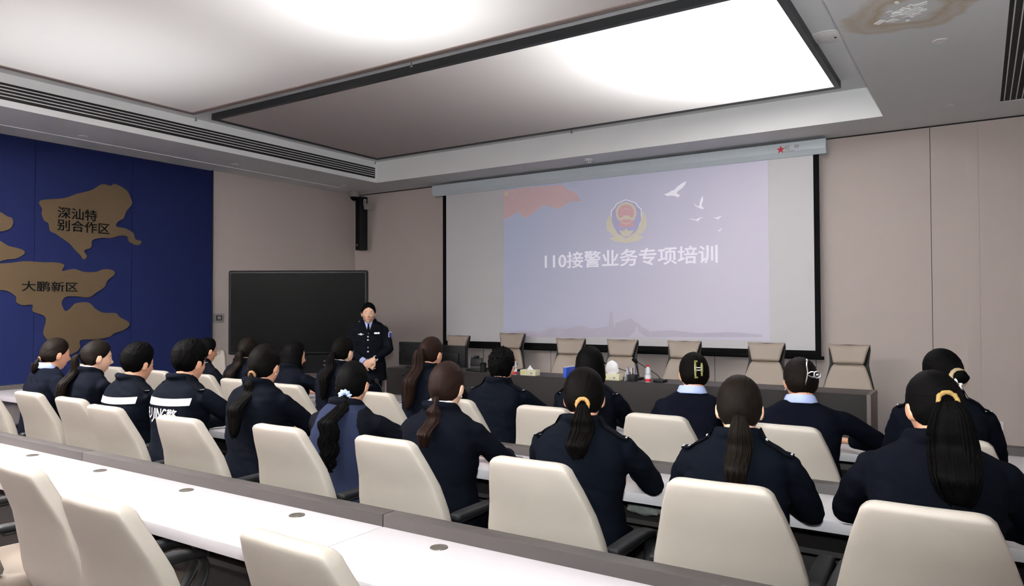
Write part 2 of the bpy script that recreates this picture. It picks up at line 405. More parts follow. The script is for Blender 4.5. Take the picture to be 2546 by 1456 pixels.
# ------------------------------------------------------------------ ceiling fittings
def membrane_mat():
    m = bpy.data.materials.new('stretched_membrane'); m.use_nodes = True; nt = m.node_tree; nt.nodes.clear()
    o = nt.nodes.new('ShaderNodeOutputMaterial'); a = nt.nodes.new('ShaderNodeBsdfTranslucent'); d = nt.nodes.new('ShaderNodeBsdfDiffuse')
    x = nt.nodes.new('ShaderNodeMixShader'); x.inputs[0].default_value = .5
    a.inputs[0].default_value = srgb('#fbefed'); d.inputs[0].default_value = srgb('#e9dcd6')
    nt.links.new(a.outputs[0], x.inputs[1]); nt.links.new(d.outputs[0], x.inputs[2]); nt.links.new(x.outputs[0], o.inputs[0])
    return m
M_mem = membrane_mat()
M_frame2 = mat('lit_frame', '#83736d', .5, nscale=20, namt=.06)  # glow of the light ceiling on its frame, put into the colour
M_boxin = mat('light_box_lining', '#666260', .9, nscale=8, namt=.03)
LB = ['rectangular light ceiling in a black frame, nearest the front wall', 'rectangular light ceiling in a frame tinted brown as if lit, behind the black framed one',
      'unseen light ceiling nearest the back wall, added to light the room']
for k, (x0, x1, y0, y1) in enumerate(BOXES):
    t = empty('light_ceiling', ((x0+x1)/2, (y0+y1)/2, ZC)); tag(t, LB[k], 'ceiling light', 'stretched light ceilings')
    w, d = (x1-x0)/2, (y1-y0)/2; f = .05; zb = -.075
    fr = MB().bx(-w, w, -d, -d+f, zb, 0).bx(-w, w, d-f, d, zb, 0).bx(-w, -w+f, -d+f, d-f, zb, 0).bx(w-f, w, -d+f, d-f, zb, 0)
    link('frame', fr.mesh('frame', M_frame if k == 0 else M_frame2, smooth=0), t)
    mm = MB(); mm.add([(-w+f, -d+f, zb+.012), (w-f, -d+f, zb+.012), (w-f, d-f, zb+.012), (-w+f, d-f, zb+.012)], [(0, 1, 2, 3)])
    link('membrane', mm.mesh('membrane', M_mem, smooth=0), t)
    h = .95; b = MB().bx(-w, w, -d, d, h, h+.03).bx(-w, -w+.03, -d, d, 0, h).bx(w-.03, w, -d, d, 0, h).bx(-w, w, -d, -d+.03, 0, h).bx(-w, w, d-.03, d, 0, h)
    link('light_box', b.mesh('light_box', M_boxin, smooth=0), t)
    if k: continue
hooks = [(487, 290, 'small metal hook at the corner of light ceiling frame tinted as if lit'), (933, 399, 'small metal hook at the far left corner of the black frame'),
         (1421, 321, 'small metal hook below the middle of the black frame'), (1023, 154, 'small metal hook in the gap between the two light ceilings'),
         (2150, 211, 'small metal hook at the soffit edge near the right corner')]
for px, py, lb in hooks:
    p = at_z(px, py, ZC)
    if px > 2000: p = Vector((SX1-.02, 8.1, ZC-.14))
    h = MB().tube([(0, 0, 0), (0, 0, -.035)], .006, 8).ball((0, 0, -.04), .012, 10, 6).bx(-.018, .018, -.004, .004, -.052, -.046)
    tag(link('ceiling_hook', h.mesh('ceiling_hook', M_metal), None, p), lb, 'hook', 'small hooks at the light ceilings')

for x, y, lb in ((-8.756, 4.311, 'recessed downlight in left soffit above the lettered map pieces'), (-8.717, 6.323, 'recessed downlight in left soffit above end of navy panels'),
                 (-8.748, 8.42, 'recessed downlight in left soffit nearest the corner camera'), (-.23, 6.343, 'recessed downlight in right soffit near the water stain'),
                 (-.24, 8.461, 'recessed downlight in right soffit nearest the front wall')):
    t = empty('downlight', (x, y, ZS)); tag(t, lb, 'downlight', 'recessed downlights')
    link('trim_ring', MB().lathe([(.036, .001), (.05, .001), (.052, -.004), (.046, -.008), (.038, -.006)], n=28).mesh('r', M_plate), t)
    link('reflector', MB().lathe([(.0005, -.0012), (.02, -.0015), (.037, -.0045)], n=24).mesh('f', M_chrome), t)
    link('bulb', MB().ball((0, 0, -.003), (.017, .017, .006), 14, 8).mesh('b', M_plate), t)
t = empty('smoke_detector', (-4.436, 8.766, ZS)); tag(t, 'white smoke detector on the soffit above the projection screen', 'smoke detector')
link('base', MB().lathe([(.0005, 0), (.055, 0), (.055, -.022), (.045, -.03)], n=28).mesh('b', M_plate), t)
link('sensor_cap', MB().lathe([(.04, -.028), (.04, -.045), (.03, -.055), (.0005, -.057)], n=28).mesh('c', M_plate), t)
s = MB()
for k in range(8): s.box((.04*cos(k*pi/4), .04*sin(k*pi/4), -.038), (.01, .01, .008))
link('vent_slot', s.mesh('v', M_letter, smooth=0), t)
t = empty('ceiling_speaker', (-1.085, 6.74, ZC)); tag(t, 'round white ceiling cover half hidden behind the right soffit edge', 'ceiling speaker')
link('cover', MB().lathe([(.0005, -.012), (.125, -.012), (.135, -.008), (.14, -.006), (.155, -.006), (.16, 0), (.0005, 0)], n=40).mesh('c', M_plate), t)
link('screw', MB().lathe([(.0005, -.016), (.01, -.016), (.01, -.012), (.0005, -.012)], c=(.06, .02, 0), n=12).mesh('s', M_letter), t)

# long slot grille in the left fascia, louvre vent in the right soffit
t = empty('air_grille', (SX0, 3.2, 3.743)); tag(t, 'long slotted air grille in the fascia above the navy wall', 'air vent')
L = 8.5-3.2
link('backing', MB().bx(.0005, .004, -3.2, L, -.084, .084).mesh('b', M_gap, smooth=0), t)
for k in range(4): link('slat', MB().bx(.002, .012, -3.2, L, -.054+.034*k, -.054+.034*k+.010).mesh('s', M_plate, smooth=0), t)
t = empty('ceiling_vent', (.19, 8.55, ZS)); tag(t, 'ceiling air vent with long louvres in right soffit', 'air vent')
link('backing', MB().bx(0, .75, -4.2, 0, -.004, 0).mesh('b', M_gap, smooth=0), t)
link('frame', MB().bx(-.012, 0, -4.2, .012, -.01, 0).bx(0, .75, 0, .012, -.01, 0).bx(.75, .762, -4.2, .012, -.01, 0).mesh('f', M_plate, smooth=0), t)
for k in range(15): link('louvre', MB().bx(.028+.048*k, .036+.048*k, -4.2, 0, -.012, -.003).mesh('l', M_plate, smooth=0), t)

# dome camera and column speaker in the corner
t = empty('dome_camera', (-9.08, 8.98, ZS)); tag(t, 'grey dome security camera under the soffit in the corner', 'security camera')
link('housing', MB().lathe([(.0005, 0), (.088, 0), (.092, -.02), (.092, -.08), (.08, -.092), (.0005, -.092)], n=32).mesh('h', M_grey), t)
link('dome', MB().ball((0, 0, -.095), (.062, .062, .058), 24, 14).mesh('d', M_screen), t)
t = empty('column_speaker', (-9.02, 9.1, 3.045), R(-14)); tag(t, 'tall black column speaker hanging in the room corner', 'loudspeaker')
link('cabinet', MB().bx(-.07, .07, -.08, .08, -.465, .465).mesh('c', M_black, bevel=.012), t)
link('grille', MB().bx(-.06, .06, -.088, -.078, -.45, .45).mesh('g', M_blackmat, bevel=.004), t)
link('badge', MB().bx(-.018, .018, -.091, -.086, -.395, -.36).mesh('b', M_metal, smooth=0), t)
link('bracket', MB().bx(.065, .125, -.01, .02, .30, .42).bx(.11, .125, -.02, .17, .24, .34).mesh('k', M_grey, smooth=0), t)

# ------------------------------------------------------------------ projection screen with the projected slide
YS = 9.15
t = empty('projection_screen', (-4.42, YS, .96)); tag(t, 'wide pull-down projection screen showing a lavender slide with white title', 'projection screen')
def loc(p): return Vector((p.x+4.42, p.y-YS, p.z-.96))
x0, x1 = -7.44+4.42, -1.5+4.42; zb, ztp = 3.385-.96, 3.555-.96
prof = [(-.035, ztp), (-.035, zb+.06), (.0, zb), (.10, zb), (.13, zb+.02), (.13, ztp)]
hs = MB().loft([[(x, y-.02, z) for y, z in prof] for x in (x0, x1)])
ho = link('screen_housing', hs.mesh('screen_housing', M_house, smooth=20), t)
me = MB()
for k in range(5):
    pass
st = []
for k in range(10):
    a = pi/2+k*pi/5; r = .052 if k % 2 == 0 else .022
    st.append((cos(a)*r, 0, sin(a)*r))
M_red = mat('red_paint', '#c01f2c', .5, nscale=30, namt=.05)
lp = at_y(1941, 372, YS-.056); l0 = loc(lp)
link('maple_badge', MB().prism([Vector(q)+Vector((l0.x, l0.y, l0.z)) for q in st], (0, .004, 0)).mesh('maple', M_red, smooth=0), ho)
for body, px, py, h in (('红   叶', 1951, 372, .06), ('HONGYE', 1949, 379, .028)):
    q = loc(at_y(px, py, YS-.058)); m_ = text_mesh('brand_lettering', body, h, M_grey, bold=.01, depth=.001)
    link('brand_lettering', m_, ho, q, (pi/2, 0, 0))
def edge(n, mb, m): return link(n, mb.mesh(n, m, smooth=0), t)
fx0, fx1, fz0, fz1 = -7.26+4.42, -1.585+4.42, .03, 2.44
edge('black_border', MB().bx(fx0, fx0+.07, -.002, .002, fz0, fz1).bx(fx1-.065, fx1, -.002, .002, fz0, fz1).bx(fx0+.07, fx1-.065, -.002, .002, fz0, fz0+.065), M_blackmat)
M_fabric = mat('screen_fabric', '#d0cdd0', .85, nscale=3, namt=.015)
fab = edge('screen_fabric', MB().bx(fx0+.07, fx1-.065, -.002, .002, fz0+.065, fz1), M_fabric)
link('bottom_bar', MB().tube([(fx0-.03, 0, .01), (fx1+.03, 0, .01)], .02, 12).mesh('bar', M_blackmat), t)
link('pull_tab', MB().bx(2.16-.012+.36, 2.16+.012+.36, -.006, .006, -.05, .0).ball((2.52, 0, -.055), .016, 10, 8).mesh('tab', M_blackmat), t)
# the slide: its own picture colours
def slide_mat():
    m = bpy.data.materials.new('projected_slide'); m.use_nodes = True; nt = m.node_tree; b = nt.nodes['Principled BSDF']; b.inputs['Roughness'].default_value = .85
    tc = nt.nodes.new('ShaderNodeTexCoord'); mp = nt.nodes.new('ShaderNodeMapping'); mp.inputs['Scale'].default_value = (.25, 0, -.16); mp.inputs['Location'].default_value = (.62, 0, .1)
    nt.links.new(tc.outputs['Object'], mp.inputs[0])
    sx = nt.nodes.new('ShaderNodeSeparateXYZ'); nt.links.new(mp.outputs[0], sx.inputs[0])
    ad = nt.nodes.new('ShaderNodeMath'); nt.links.new(sx.outputs[0], ad.inputs[0]); nt.links.new(sx.outputs[2], ad.inputs[1])
    cr = nt.nodes.new('ShaderNodeValToRGB'); e = cr.color_ramp.elements
    e[0].position = .1; e[0].color = srgb('#b5bbd4'); e[1].position = .95; e[1].color = srgb('#d0cadb')
    nt.links.new(ad.outputs[0], cr.inputs[0]); nt.links.new(cr.outputs[0], b.inputs['Base Color'])
    nt.links.new(cr.outputs[0], b.inputs['Emission Color']); b.inputs['Emission Strength'].default_value = .06
    return m
sl0 = loc(at_y(1252, 650, YS)).x; sl1 = loc(at_y(1912, 650, YS)).x; slb = loc(at_y(1600, 840, YS)).z
SLD = link('projected_slide', MB().bx(sl0, sl1, -.004, -.0021, slb, fz1).mesh('slide', slide_mat(), smooth=0), t)
SLD['label'] = 'lavender slide projected on the fabric'
def c6(x, y, d=.006): p = loc(at_y(1200+x/3.165, 400+y/3.165, YS)); return Vector((p.x, -d, p.z))
M_flag = mat('slide_flag', '#e4c6ca', .85, nscale=2, namt=.05); M_sy = mat('slide_yellow', '#e4dcc0', .85, nscale=20, namt=.03)
M_sw = mat('slide_white', '#efecf8', .85, nscale=20, namt=.02, emit=.12); M_sred = mat('slide_red', '#e0b6bd', .85, nscale=20, namt=.03)
M_sgold = mat('slide_gold', '#e2dccb', .85, nscale=20, namt=.05); M_slav = mat('slide_shield', '#c0bcde', .85, nscale=20, namt=.02)
M_sfaint = mat('slide_skyline', '#c8c0d2', .85, nscale=8, namt=.04); M_sfaint2 = mat('slide_line', '#d4cfde', .85, nscale=8, namt=.02)
def sp(name, m, polys, parent=SLD, d=.0005):
    mb = MB()
    for p in polys: mb.prism(p, (0, d, 0))
    return link(name, mb.mesh(name, m, smooth=0), parent)
def star(cx, cy, r, d=.007, ph=0):
    return [c6(cx+(r if k % 2 == 0 else r*.42)*sin(k*pi/5+ph), cy-(r if k % 2 == 0 else r*.42)*cos(k*pi/5+ph), d) for k in range(10)]
sp('flag', M_flag, [[c6(*q, .0048) for q in [(165, 236), (350, 207), (630, 188), (650, 215), (700, 235), (750, 265), (772, 320), (720, 315), (680, 325), (640, 355), (580, 378), (530, 355),
    (480, 352), (430, 385), (385, 420), (345, 448), (310, 430), (285, 400), (240, 425), (200, 445), (165, 458)]]])
sp('flag_stars', M_sy, [star(188, 258, 24)]+[star(x, y, 8, ph=.4) for x, y in ((236, 231), (254, 243), (254, 270), (237, 292))])
def circ(cx, cy, rx, ry, d, n=32): return [c6(cx+rx*cos(2*pi*k/n), cy+ry*sin(2*pi*k/n), d) for k in range(n)]
shield = [(1130, 302), (1085, 320), (1052, 336), (1040, 362), (1012, 388), (1010, 470), (1040, 560), (1130, 618), (1220, 560), (1255, 460), (1252, 380), (1222, 352), (1208, 328), (1172, 316)]
sp('emblem_border', M_sw, [[c6(*q, .005) for q in shield]])
sp('emblem_shield', M_slav, [[c6(1130+(x-1130)*.95, 450+(y-450)*.955, .0056) for x, y in shield]])
sp('emblem_wreath', M_sgold, [[c6(*q, .006) for q in [(1000, 418), (978, 470), (978, 540), (1000, 560), (1040, 598), (1000, 606), (1040, 632), (1130, 646), (1130, 612), (1060, 565), (1028, 510), (1014, 440)]],
    [c6(*q, .006) for q in [(1268, 394), (1290, 450), (1290, 520), (1262, 560), (1220, 590), (1270, 596), (1225, 628), (1130, 646), (1130, 612), (1205, 560), (1240, 500), (1255, 420)]],
    [c6(*q, .0065) for q in [(1075, 545), (1110, 550), (1130, 530), (1150, 550), (1190, 545), (1165, 585), (1130, 600), (1098, 585)]]])
sp('emblem_ring', M_sgold, [circ(1130, 408, 82, 84, .0065)])
sp('emblem_disc', M_sred, [circ(1130, 408, 64, 66, .0072), [c6(*q, .0068) for q in [(1078, 470), (1185, 466), (1192, 512), (1130, 522), (1075, 516)]]])
sp('emblem_gate', M_sgold, [[c6(*q, .0078) for q in [(1108, 430), (1154, 428), (1154, 440), (1176, 446), (1176, 458), (1084, 460), (1084, 448), (1108, 442)]], star(1130, 378, 9, .0078)] +
   [star(1130+30*cos(a), 400-26*sin(a), 5, .0078) for a in (.4, 1.1, 2.0, 2.7)] + [[c6(*q, .0078) for q in [(1090, 480), (1130, 492), (1172, 478), (1168, 486), (1130, 500), (1094, 488)]]])
birds = [[(1428, 262), (1468, 248), (1490, 232), (1508, 230), (1530, 205), (1565, 178), (1604, 158), (1596, 185), (1570, 215), (1535, 240), (1528, 256), (1555, 270), (1536, 288), (1518, 276), (1490, 272), (1455, 276)],
         [(1660, 328), (1682, 350), (1705, 356), (1712, 320), (1722, 290), (1734, 276), (1736, 310), (1724, 345), (1728, 360), (1744, 372), (1732, 380), (1700, 368), (1675, 355)],
         [(1618, 455), (1650, 455), (1680, 462), (1700, 448), (1740, 440), (1712, 454), (1702, 468), (1686, 473), (1665, 464)],
         [(1815, 447), (1840, 446), (1856, 440), (1888, 430), (1868, 445), (1856, 452), (1862, 464), (1848, 456)],
         [(1847, 541), (1860, 544), (1868, 540), (1888, 522), (1878, 540), (1868, 548), (1874, 556), (1858, 550)]]
for q in birds: sp('bird', M_sw, [[c6(*p) for p in q]])
sp('skyline', M_sfaint, [[c6(*q, .0046) for q in [(180, 1385), (180, 1350), (300, 1330), (440, 1345), (560, 1310), (660, 1325), (760, 1290), (860, 1320), (990, 1300), (1005, 1185), (1022, 1185), (1030, 1280), (1170, 1235),
    (1210, 1270), (1320, 1340), (1480, 1330), (1700, 1355), (1950, 1345), (2200, 1365), (2200, 1385)]]])
for cx in (470, 595):
    ln = []
    for k in range(8):
        a = R(20+k*20); ln.append([c6(cx, 1375, .0052), c6(cx+55*cos(a)-2, 1375-62*sin(a), .0052), c6(cx+55*cos(a)+3, 1375-62*sin(a), .0052)])
    sp('skyline_firework', M_sfaint2, ln)
arc = [(1215+110*cos(R(a)), 1385-85*sin(R(a))) for a in range(0, 75, 8)]
sp('skyline_arch', M_sfaint2, [[c6(x, y, .0052) for x, y in arc]+[c6(x-4, y-4, .0052) for x, y in reversed(arc)]])
sp('skyline_sail', M_sfaint2, [[c6(*q, .0052) for q in [(1150, 1385), (1200, 1340), (1216, 1290), (1225, 1340), (1290, 1385)]]])
sp('skyline_tower', M_sfaint2, [[c6(*q, .0052) for q in [(1035, 1310), (1035, 1250), (1090, 1245), (1090, 1250), (1042, 1256), (1042, 1310)]]])
me = bolden(text_mesh('slide_title', '110接警业务专项培训', 1, M_sw, depth=.0008), .017)
xs = [v.co.x for v in me.vertices]; ys = [v.co.y for v in me.vertices]
a = loc(at_y(1355, 660, YS)); b = loc(at_y(1785, 640, YS)); hz = (loc(at_y(1600, 617, YS)).z-loc(at_y(1600, 660, YS)).z)*1.02
mnx, mny, rgx, rgy, z0 = min(xs), min(ys), max(xs)-min(xs), max(ys)-min(ys), loc(at_y(1600, 660, YS)).z
for v in me.vertices: v.co = Vector((a.x+(v.co.x-mnx)*(b.x-a.x)/rgx, -.0055-v.co.z, z0+(v.co.y-mny)*hz/rgy))
link('slide_title', me, SLD)
# ------------------------------------------------------------------ long desks in units of 2.2 m
def desk_unit(x0, x1, ye, yi, label, group):
    t = empty('training_desk', ((x0+x1)/2, ye, 0)); tag(t, label, 'desk', group)
    w = (x1-x0)/2-.002; d = yi-ye
    link('desktop', MB().bx(-w, w, 0, d, .705, .75).mesh('desktop', M_white, bevel=.003), t)
    link('privacy_panel', MB().bx(-w, w, d, d+.07, .03, .795).mesh('privacy_panel', M_ridge, bevel=.003), t)
    link('shelf', MB().bx(-w+.02, w-.02, .20, d, .55, .572).mesh('shelf', M_shelf, smooth=0), t)
    for s in (-1, 1): link('end_panel', MB().bx(s*(w-.022)-.016, s*(w-.022)+.016, .24, d, 0, .705).mesh('end_panel', M_shelf, smooth=0), t)
    for q in (-.36, .36): link('divider', MB().bx(q-.01, q+.01, .21, d, .572, .705).mesh('divider', M_shelf, smooth=0), t)
    for q in (-.74, 0, .74):
        if abs(q) < w-.05: link('grommet', MB().lathe([(.0005, .7512), (.02, .7512), (.02, .7525), (.031, .7525), (.032, .7495), (.0005, .7495)], c=(q-.03, d-.075, 0), n=24).mesh('grommet', M_grommet), t)
    return t
M_grommet = mat('grommet_metal', '#6b665f', .4, metal=.7, nscale=30, namt=.1)
def xs_units(a, n): return [(a+2.2*k, a+2.2*(k+1)) for k in range(n)]
rows = [(1.59, 2.03, xs_units(-6.3, 3)+[(.3, 1.5)], 'back row', ['at far left, behind the leftmost seated pair', 'with a seam beside the empty chairs', 'running across bottom of picture', 'end of row beside the wall']),
        (3.0, 3.42, [(-6.7, -3.92), (-3.92, -1.78), (-1.78, .47), (.47, 1.5)], 'middle row', ['under the two men in reflective jackets', 'under the women with the scrunchie and glasses', 'under the women in epaulets', 'at right end, under the woman with the largest ponytail']),
        (4.43, 4.85, [(-8.45, -6.02), (-6.02, -3.88), (-3.88, -1.78), (-1.78, .42), (.42, 1.5)], 'front row', ['at far left, before the empty chairs', 'under the women facing the black display', 'before the woman with spiky updo', 'before the women with hair claws', 'at right end near the sockets'])]
DL = {'back row': 'white desk unit, back row ', 'middle row': 'white desk unit, middle row ', 'front row': 'white desk unit, front row '}
for ye, yi, us, nm, places in rows:
    for (a, b), pl in zip(us, places): desk_unit(a, b, ye, yi, DL[nm]+pl, 'desk units of the %s' % nm)
# side desk along the navy wall
t = empty('side_desk', (-7.9, 3.13, 0)); tag(t, 'white side desk with taupe panel along the navy wall at far left', 'desk')
link('desktop', MB().bx(-.46, .48, 0, .48, .705, .75).mesh('desktop', M_white, bevel=.003), t)
link('privacy_panel', MB().bx(-.53, -.46, 0, .48, .03, .795).mesh('p', M_ridge, bevel=.003), t)
link('shelf', MB().bx(-.46, .40, .05, .46, .55, .572).mesh('shelf', M_shelf, smooth=0), t)
for y in (.05, .45): link('end_panel', MB().bx(-.46, .40, y-.015, y+.015, 0, .705).mesh('e', M_shelf, smooth=0), t)

# ------------------------------------------------------------------ chairs
def rring(hw, hd, cx, cy, z, n=28, p=3.2, bend=0):
    out = []
    for j in range(n):
        a = 2*pi*j/n; c, s = cos(a), sin(a)
        x = hw*(abs(c)**(2/p))*(1 if c >= 0 else -1); y = hd*(abs(s)**(2/p))*(1 if s >= 0 else -1)
        out.append(Vector((cx+x, cy+y+bend*(x/max(hw, .01))**2, z)))
    return out
def interp(tab, z):
    for (a, va), (b, vb) in zip(tab, tab[1:]):
        if z <= b: k = (z-a)/(b-a); k = k*k*(3-2*k); return va+(vb-va)*k
    return tab[-1][1]
def lin(tab, z):
    if z <= tab[0][0]: return tab[0][1]
    for (a, va), (b, vb) in zip(tab, tab[1:]):
        if z <= b: return va+(vb-va)*(z-a)/(b-a)
    return tab[-1][1]
def sstep_(a, b, x):
    t = max(0, min(1, (x-a)/(b-a))); return t*t*(3-2*t)
def backrest_mesh():
    tab = [(.47, .225), (.52, .25), (.60, .262), (.70, .25), (.80, .225), (.90, .195), (.95, .176), (.975, .167), (.990, .152), (.997, .138), (1.0, .118)]
    zs = [.47, .475, .49, .52, .56, .6, .65, .7, .75, .8, .85, .9, .93, .955, .975, .984, .990, .995, .998, 1.0]
    rings = []
    for z in zs:
        hd = .034 if .49 <= z <= .975 else (.034*sqrt(max(.06, 1-((z-.975)/.0255)**2)) if z > .975 else .018+.016*(z-.47)/.02)
        y = lin([(.47, -.20), (.55, -.235), (.65, -.25), (.8, -.285), (1.0, -.355)], z)
        rings.append(rring(lin(tab, z), hd, 0, y, z, 44, 6.5, .03*(1-.75*sstep_(.75, 1.0, z))))
    mb = MB().loft(rings); me = mb.mesh('backrest', M_leather, smooth=60)
    return me
def seat_mesh():
    rings = []
    for z, g in ((.38, .93), (.387, .985), (.40, 1), (.43, 1), (.446, .985), (.456, .95), (.46, .85), (.461, .5)):
        rings.append(rring(.255*g, .245*g, 0, .03, z, 36, 4.5))
    return MB().loft(rings).mesh('seat', M_leather2, smooth=60)
def armrest_mesh(s):
    mb = MB(); x = s*.262
    path = catmull([(x, -.17, .645), (x, -.05, .648), (x, .09, .650), (x, .175, .63), (x, .185, .57), (x, .13, .48), (x*.96, .06, .40), (x*.72, .02, .365)], 6, False)
    mb.tube(path, [(.030, .012)]*len(path), 12, ref=(1, 0, 0))
    return mb.mesh('armrest', M_black, smooth=50)
def armpad_mesh(s):
    mb = MB(); x = s*.262
    rings = []
    for y, g in ((-.195, .5), (-.19, .85), (-.175, 1), (-.05, 1.05), (.08, 1.05), (.15, 1), (.178, .85), (.19, .45)):
        z = .664 - (max(0, y-.06)**2)*1.6
        rings.append([Vector((x+.030*g*(abs(cos(a))**.6)*(1 if cos(a) >= 0 else -1), y, z+.016*g*(abs(sin(a))**.7)*(1 if sin(a) >= 0 else -1))) for a in [2*pi*j/20 for j in range(20)]])
    return mb.loft(rings).mesh('armrest_pad', M_pad, smooth=60)
def base_parts(t, m=None):
    link('under_plate', MB().bx(-.13, .13, -.12, .15, .345, .385).mesh('under_plate', M_black, bevel=.01), t)
    link('gas_column', MB().lathe([(.03, .10), (.03, .25), (.02, .25), (.02, .35)], n=16).mesh('gas_column', M_black), t)
    st = MB().lathe([(.05, .07), (.05, .13), (.03, .14)], n=16)
    for k in range(5):
        a = 2*pi*k/5+.3; st.tube([(.03*cos(a), .03*sin(a), .11), (.26*cos(a), .26*sin(a), .075)], [(.026, .018), (.016, .012)], 8)
    link('star_base', st.mesh('star_base', M_black), t)
    for k in range(5):
        a = 2*pi*k/5+.3; c = Vector((.26*cos(a), .26*sin(a), .032)); mb = MB()
        mb.tube([c+Vector((-sin(a)*.022, cos(a)*.022, 0)), c+Vector((sin(a)*.022, -cos(a)*.022, 0))], .031, 14)
        link('caster', mb.mesh('caster', M_blackmat), t)
def make_training_chair():
    t = empty('training_chair')
    b = link('backrest', backrest_mesh(), t)
    link('seat', seat_mesh(), t)
    for s in (-1, 1):
        a = link('armrest', armrest_mesh(s), t); link('armrest_pad', armpad_mesh(s), a)
    base_parts(t); return t
PROTO = make_training_chair(); _first = [True]
def chair(x, y, az, label, group):
    o = PROTO if _first[0] else copy_tree(PROTO); _first[0] = False
    o.location = (x, y, 0); o.rotation_euler = (0, 0, R(az)); o.scale = (1, 1, 1.012); tag(o, label, 'chair', group); return o
BC = 'beige high-back chair '
for x, y, az, lb in ((-3.62, 1.56, -6, 'at bottom left corner, only its seat and armrest showing'), (-2.90, 1.57, -3, 'empty behind the back desk, leftmost whole one'),
                     (-2.21, 1.48, 0, 'empty behind the back desk, lowest and widest of the three'), (-1.425, 1.54, -2, 'empty behind the back desk, below the desk seam')):
    chair(x, y, az, BC+lb, 'chairs of the back row')
for x, y, az, lb in ((-6.04, 2.63, 0, 'beside the woman with low bun, mostly out of frame'), (-5.45, 2.69, 0, 'behind the woman with low bun'), (-4.862, 2.68, 0, 'behind the woman with long ponytail in profile'),
                     (-4.285, 2.59, 0, 'behind the first man in reflective jacket'), (-3.52, 2.56, 2, 'behind the second man in reflective jacket'), (-2.84, 2.65, 0, 'behind the woman with tan hair tie and hand on desk'),
                     (-2.17, 2.68, -1, 'behind the woman with pale blue scrunchie'), (-1.41, 2.63, 0, 'behind the woman with auburn ponytail and glasses'),
                     (-.732, 2.66, 3, 'behind the woman with tan scrunchie and epaulets'), (-.137, 2.68, 0, 'largest, at right behind the woman with thick ponytail')):
    chair(x, y, az, BC+lb, 'chairs of the middle row')
for x, y, az, lb in ((-7.80, 4.18, 0, 'empty in front row, behind the head of low bun woman'), (-7.13, 4.15, 0, 'empty in front row, beside the long ponytail profile'), (-6.335, 4.13, 0, 'in front row just past first man in reflective jacket'),
                     (-5.66, 4.12, 0, 'behind the woman in white-piped collar'), (-5.02, 4.0, 0, 'in front row between the reflective jackets and the tan hair tie'), (-4.35, 3.95, 0, 'behind the woman with bobbed hair in profile'),
                     (-3.43, 3.92, 0, 'in front row, right of pale blue scrunchie'), (-2.775, 3.92, 0, 'in front row, right of the auburn ponytail'), (-2.10, 3.90, 0, 'behind the woman with spiky updo'),
                     (-1.435, 3.94, 0, 'between the two epaulet ponytails of the middle row'), (-.80, 3.94, 0, 'behind the woman with silver hair claw'), (-.13, 3.95, 0, 'behind the woman with flower scrunchie')):
    chair(x, y, az, BC+lb, 'chairs of the front row')
chair(-8.62, 5.75, -152, BC+'turned around beside the navy wall, beyond the front desk', 'chairs of the front row')

def make_exec_chair():
    t = empty('executive_chair')
    yl = lambda z: -.20-.16*(z-.48)/.68
    # headrest
    rings = []
    for k in range(13):
        u = k/12; z = .945+.205*u; hw = .155+.055*(u**1.25)
        if k == 0: hw -= .02
        hd = .045*sqrt(max(.05, 1-(2*u-1)**8)); rr = rring(hw, hd, 0, yl(z)+.02, z, 36, 4, .02)
        for p in rr: p.z += .014*u*(abs(p.x)/.21)**2.5
        rings.append(rr)
    link('headrest', MB().loft(rings).mesh('headrest', M_leather2, smooth=60), t)
    rings = []
    for k in range(15):
        u = k/14; z = .47+.475*u; hw = lin([(.47, .25), (.6, .265), (.66, .255), (.8, .215), (.9, .178), (.925, .168), (.945, .15)], z)
        hd = .04*sqrt(max(.06, 1-(2*u-1)**10)); rings.append(rring(hw, hd, 0, yl(z)+.02, z, 36, 4, .02))
    link('back_cushion', MB().loft(rings).mesh('back_cushion', M_leather2, smooth=60), t)
    rings = []
    for k in range(13):
        u = k/12; z = .5+.655*u; hw = lin([(.5, .24), (.66, .262), (.8, .228), (.93, .198), (1.0, .20), (1.1, .212), (1.155, .205)], z)
        rings.append(rring(hw, .018, 0, yl(z)-.03, z, 32, 4, .035))
    link('back_shell', MB().loft(rings).mesh('back_shell', M_black, smooth=60), t)
    link('seat', seat_mesh(), t)
    for s in (-1, 1):
        a = link('armrest', armrest_mesh(s), t); link('armrest_pad', armpad_mesh(s), a)
    base_parts(t); return t
EX = make_exec_chair()
for k, (x, y, az, sc, lb) in enumerate([(-6.66, 8.42, 176, 1.0, 'tan executive chair half hidden behind the left monitors'), (-5.78, 8.62, 183, 1.035, 'tan executive chair standing above the document camera'),
        (-4.60, 8.28, 187, 1.0, 'tan executive chair behind the first tissue box'), (-3.87, 8.30, 184, 1.0, 'tan executive chair behind the bulging tissue box'), (-3.05, 8.30, 183, 1.0, 'tan executive chair behind the red capped bottle'),
        (-2.08, 8.32, 182, 1.0, 'tan executive chair second from the table end, above brown ponytail'), (-1.215, 8.34, 180, 1.0, 'tan executive chair at right end of the dark table')]):
    o = EX if k == 0 else copy_tree(EX); o.location = (x, y, 0); o.rotation_euler = (0, 0, R(az)); o.scale = (1, 1, sc); tag(o, lb, 'chair', 'executive chairs behind the dark table')

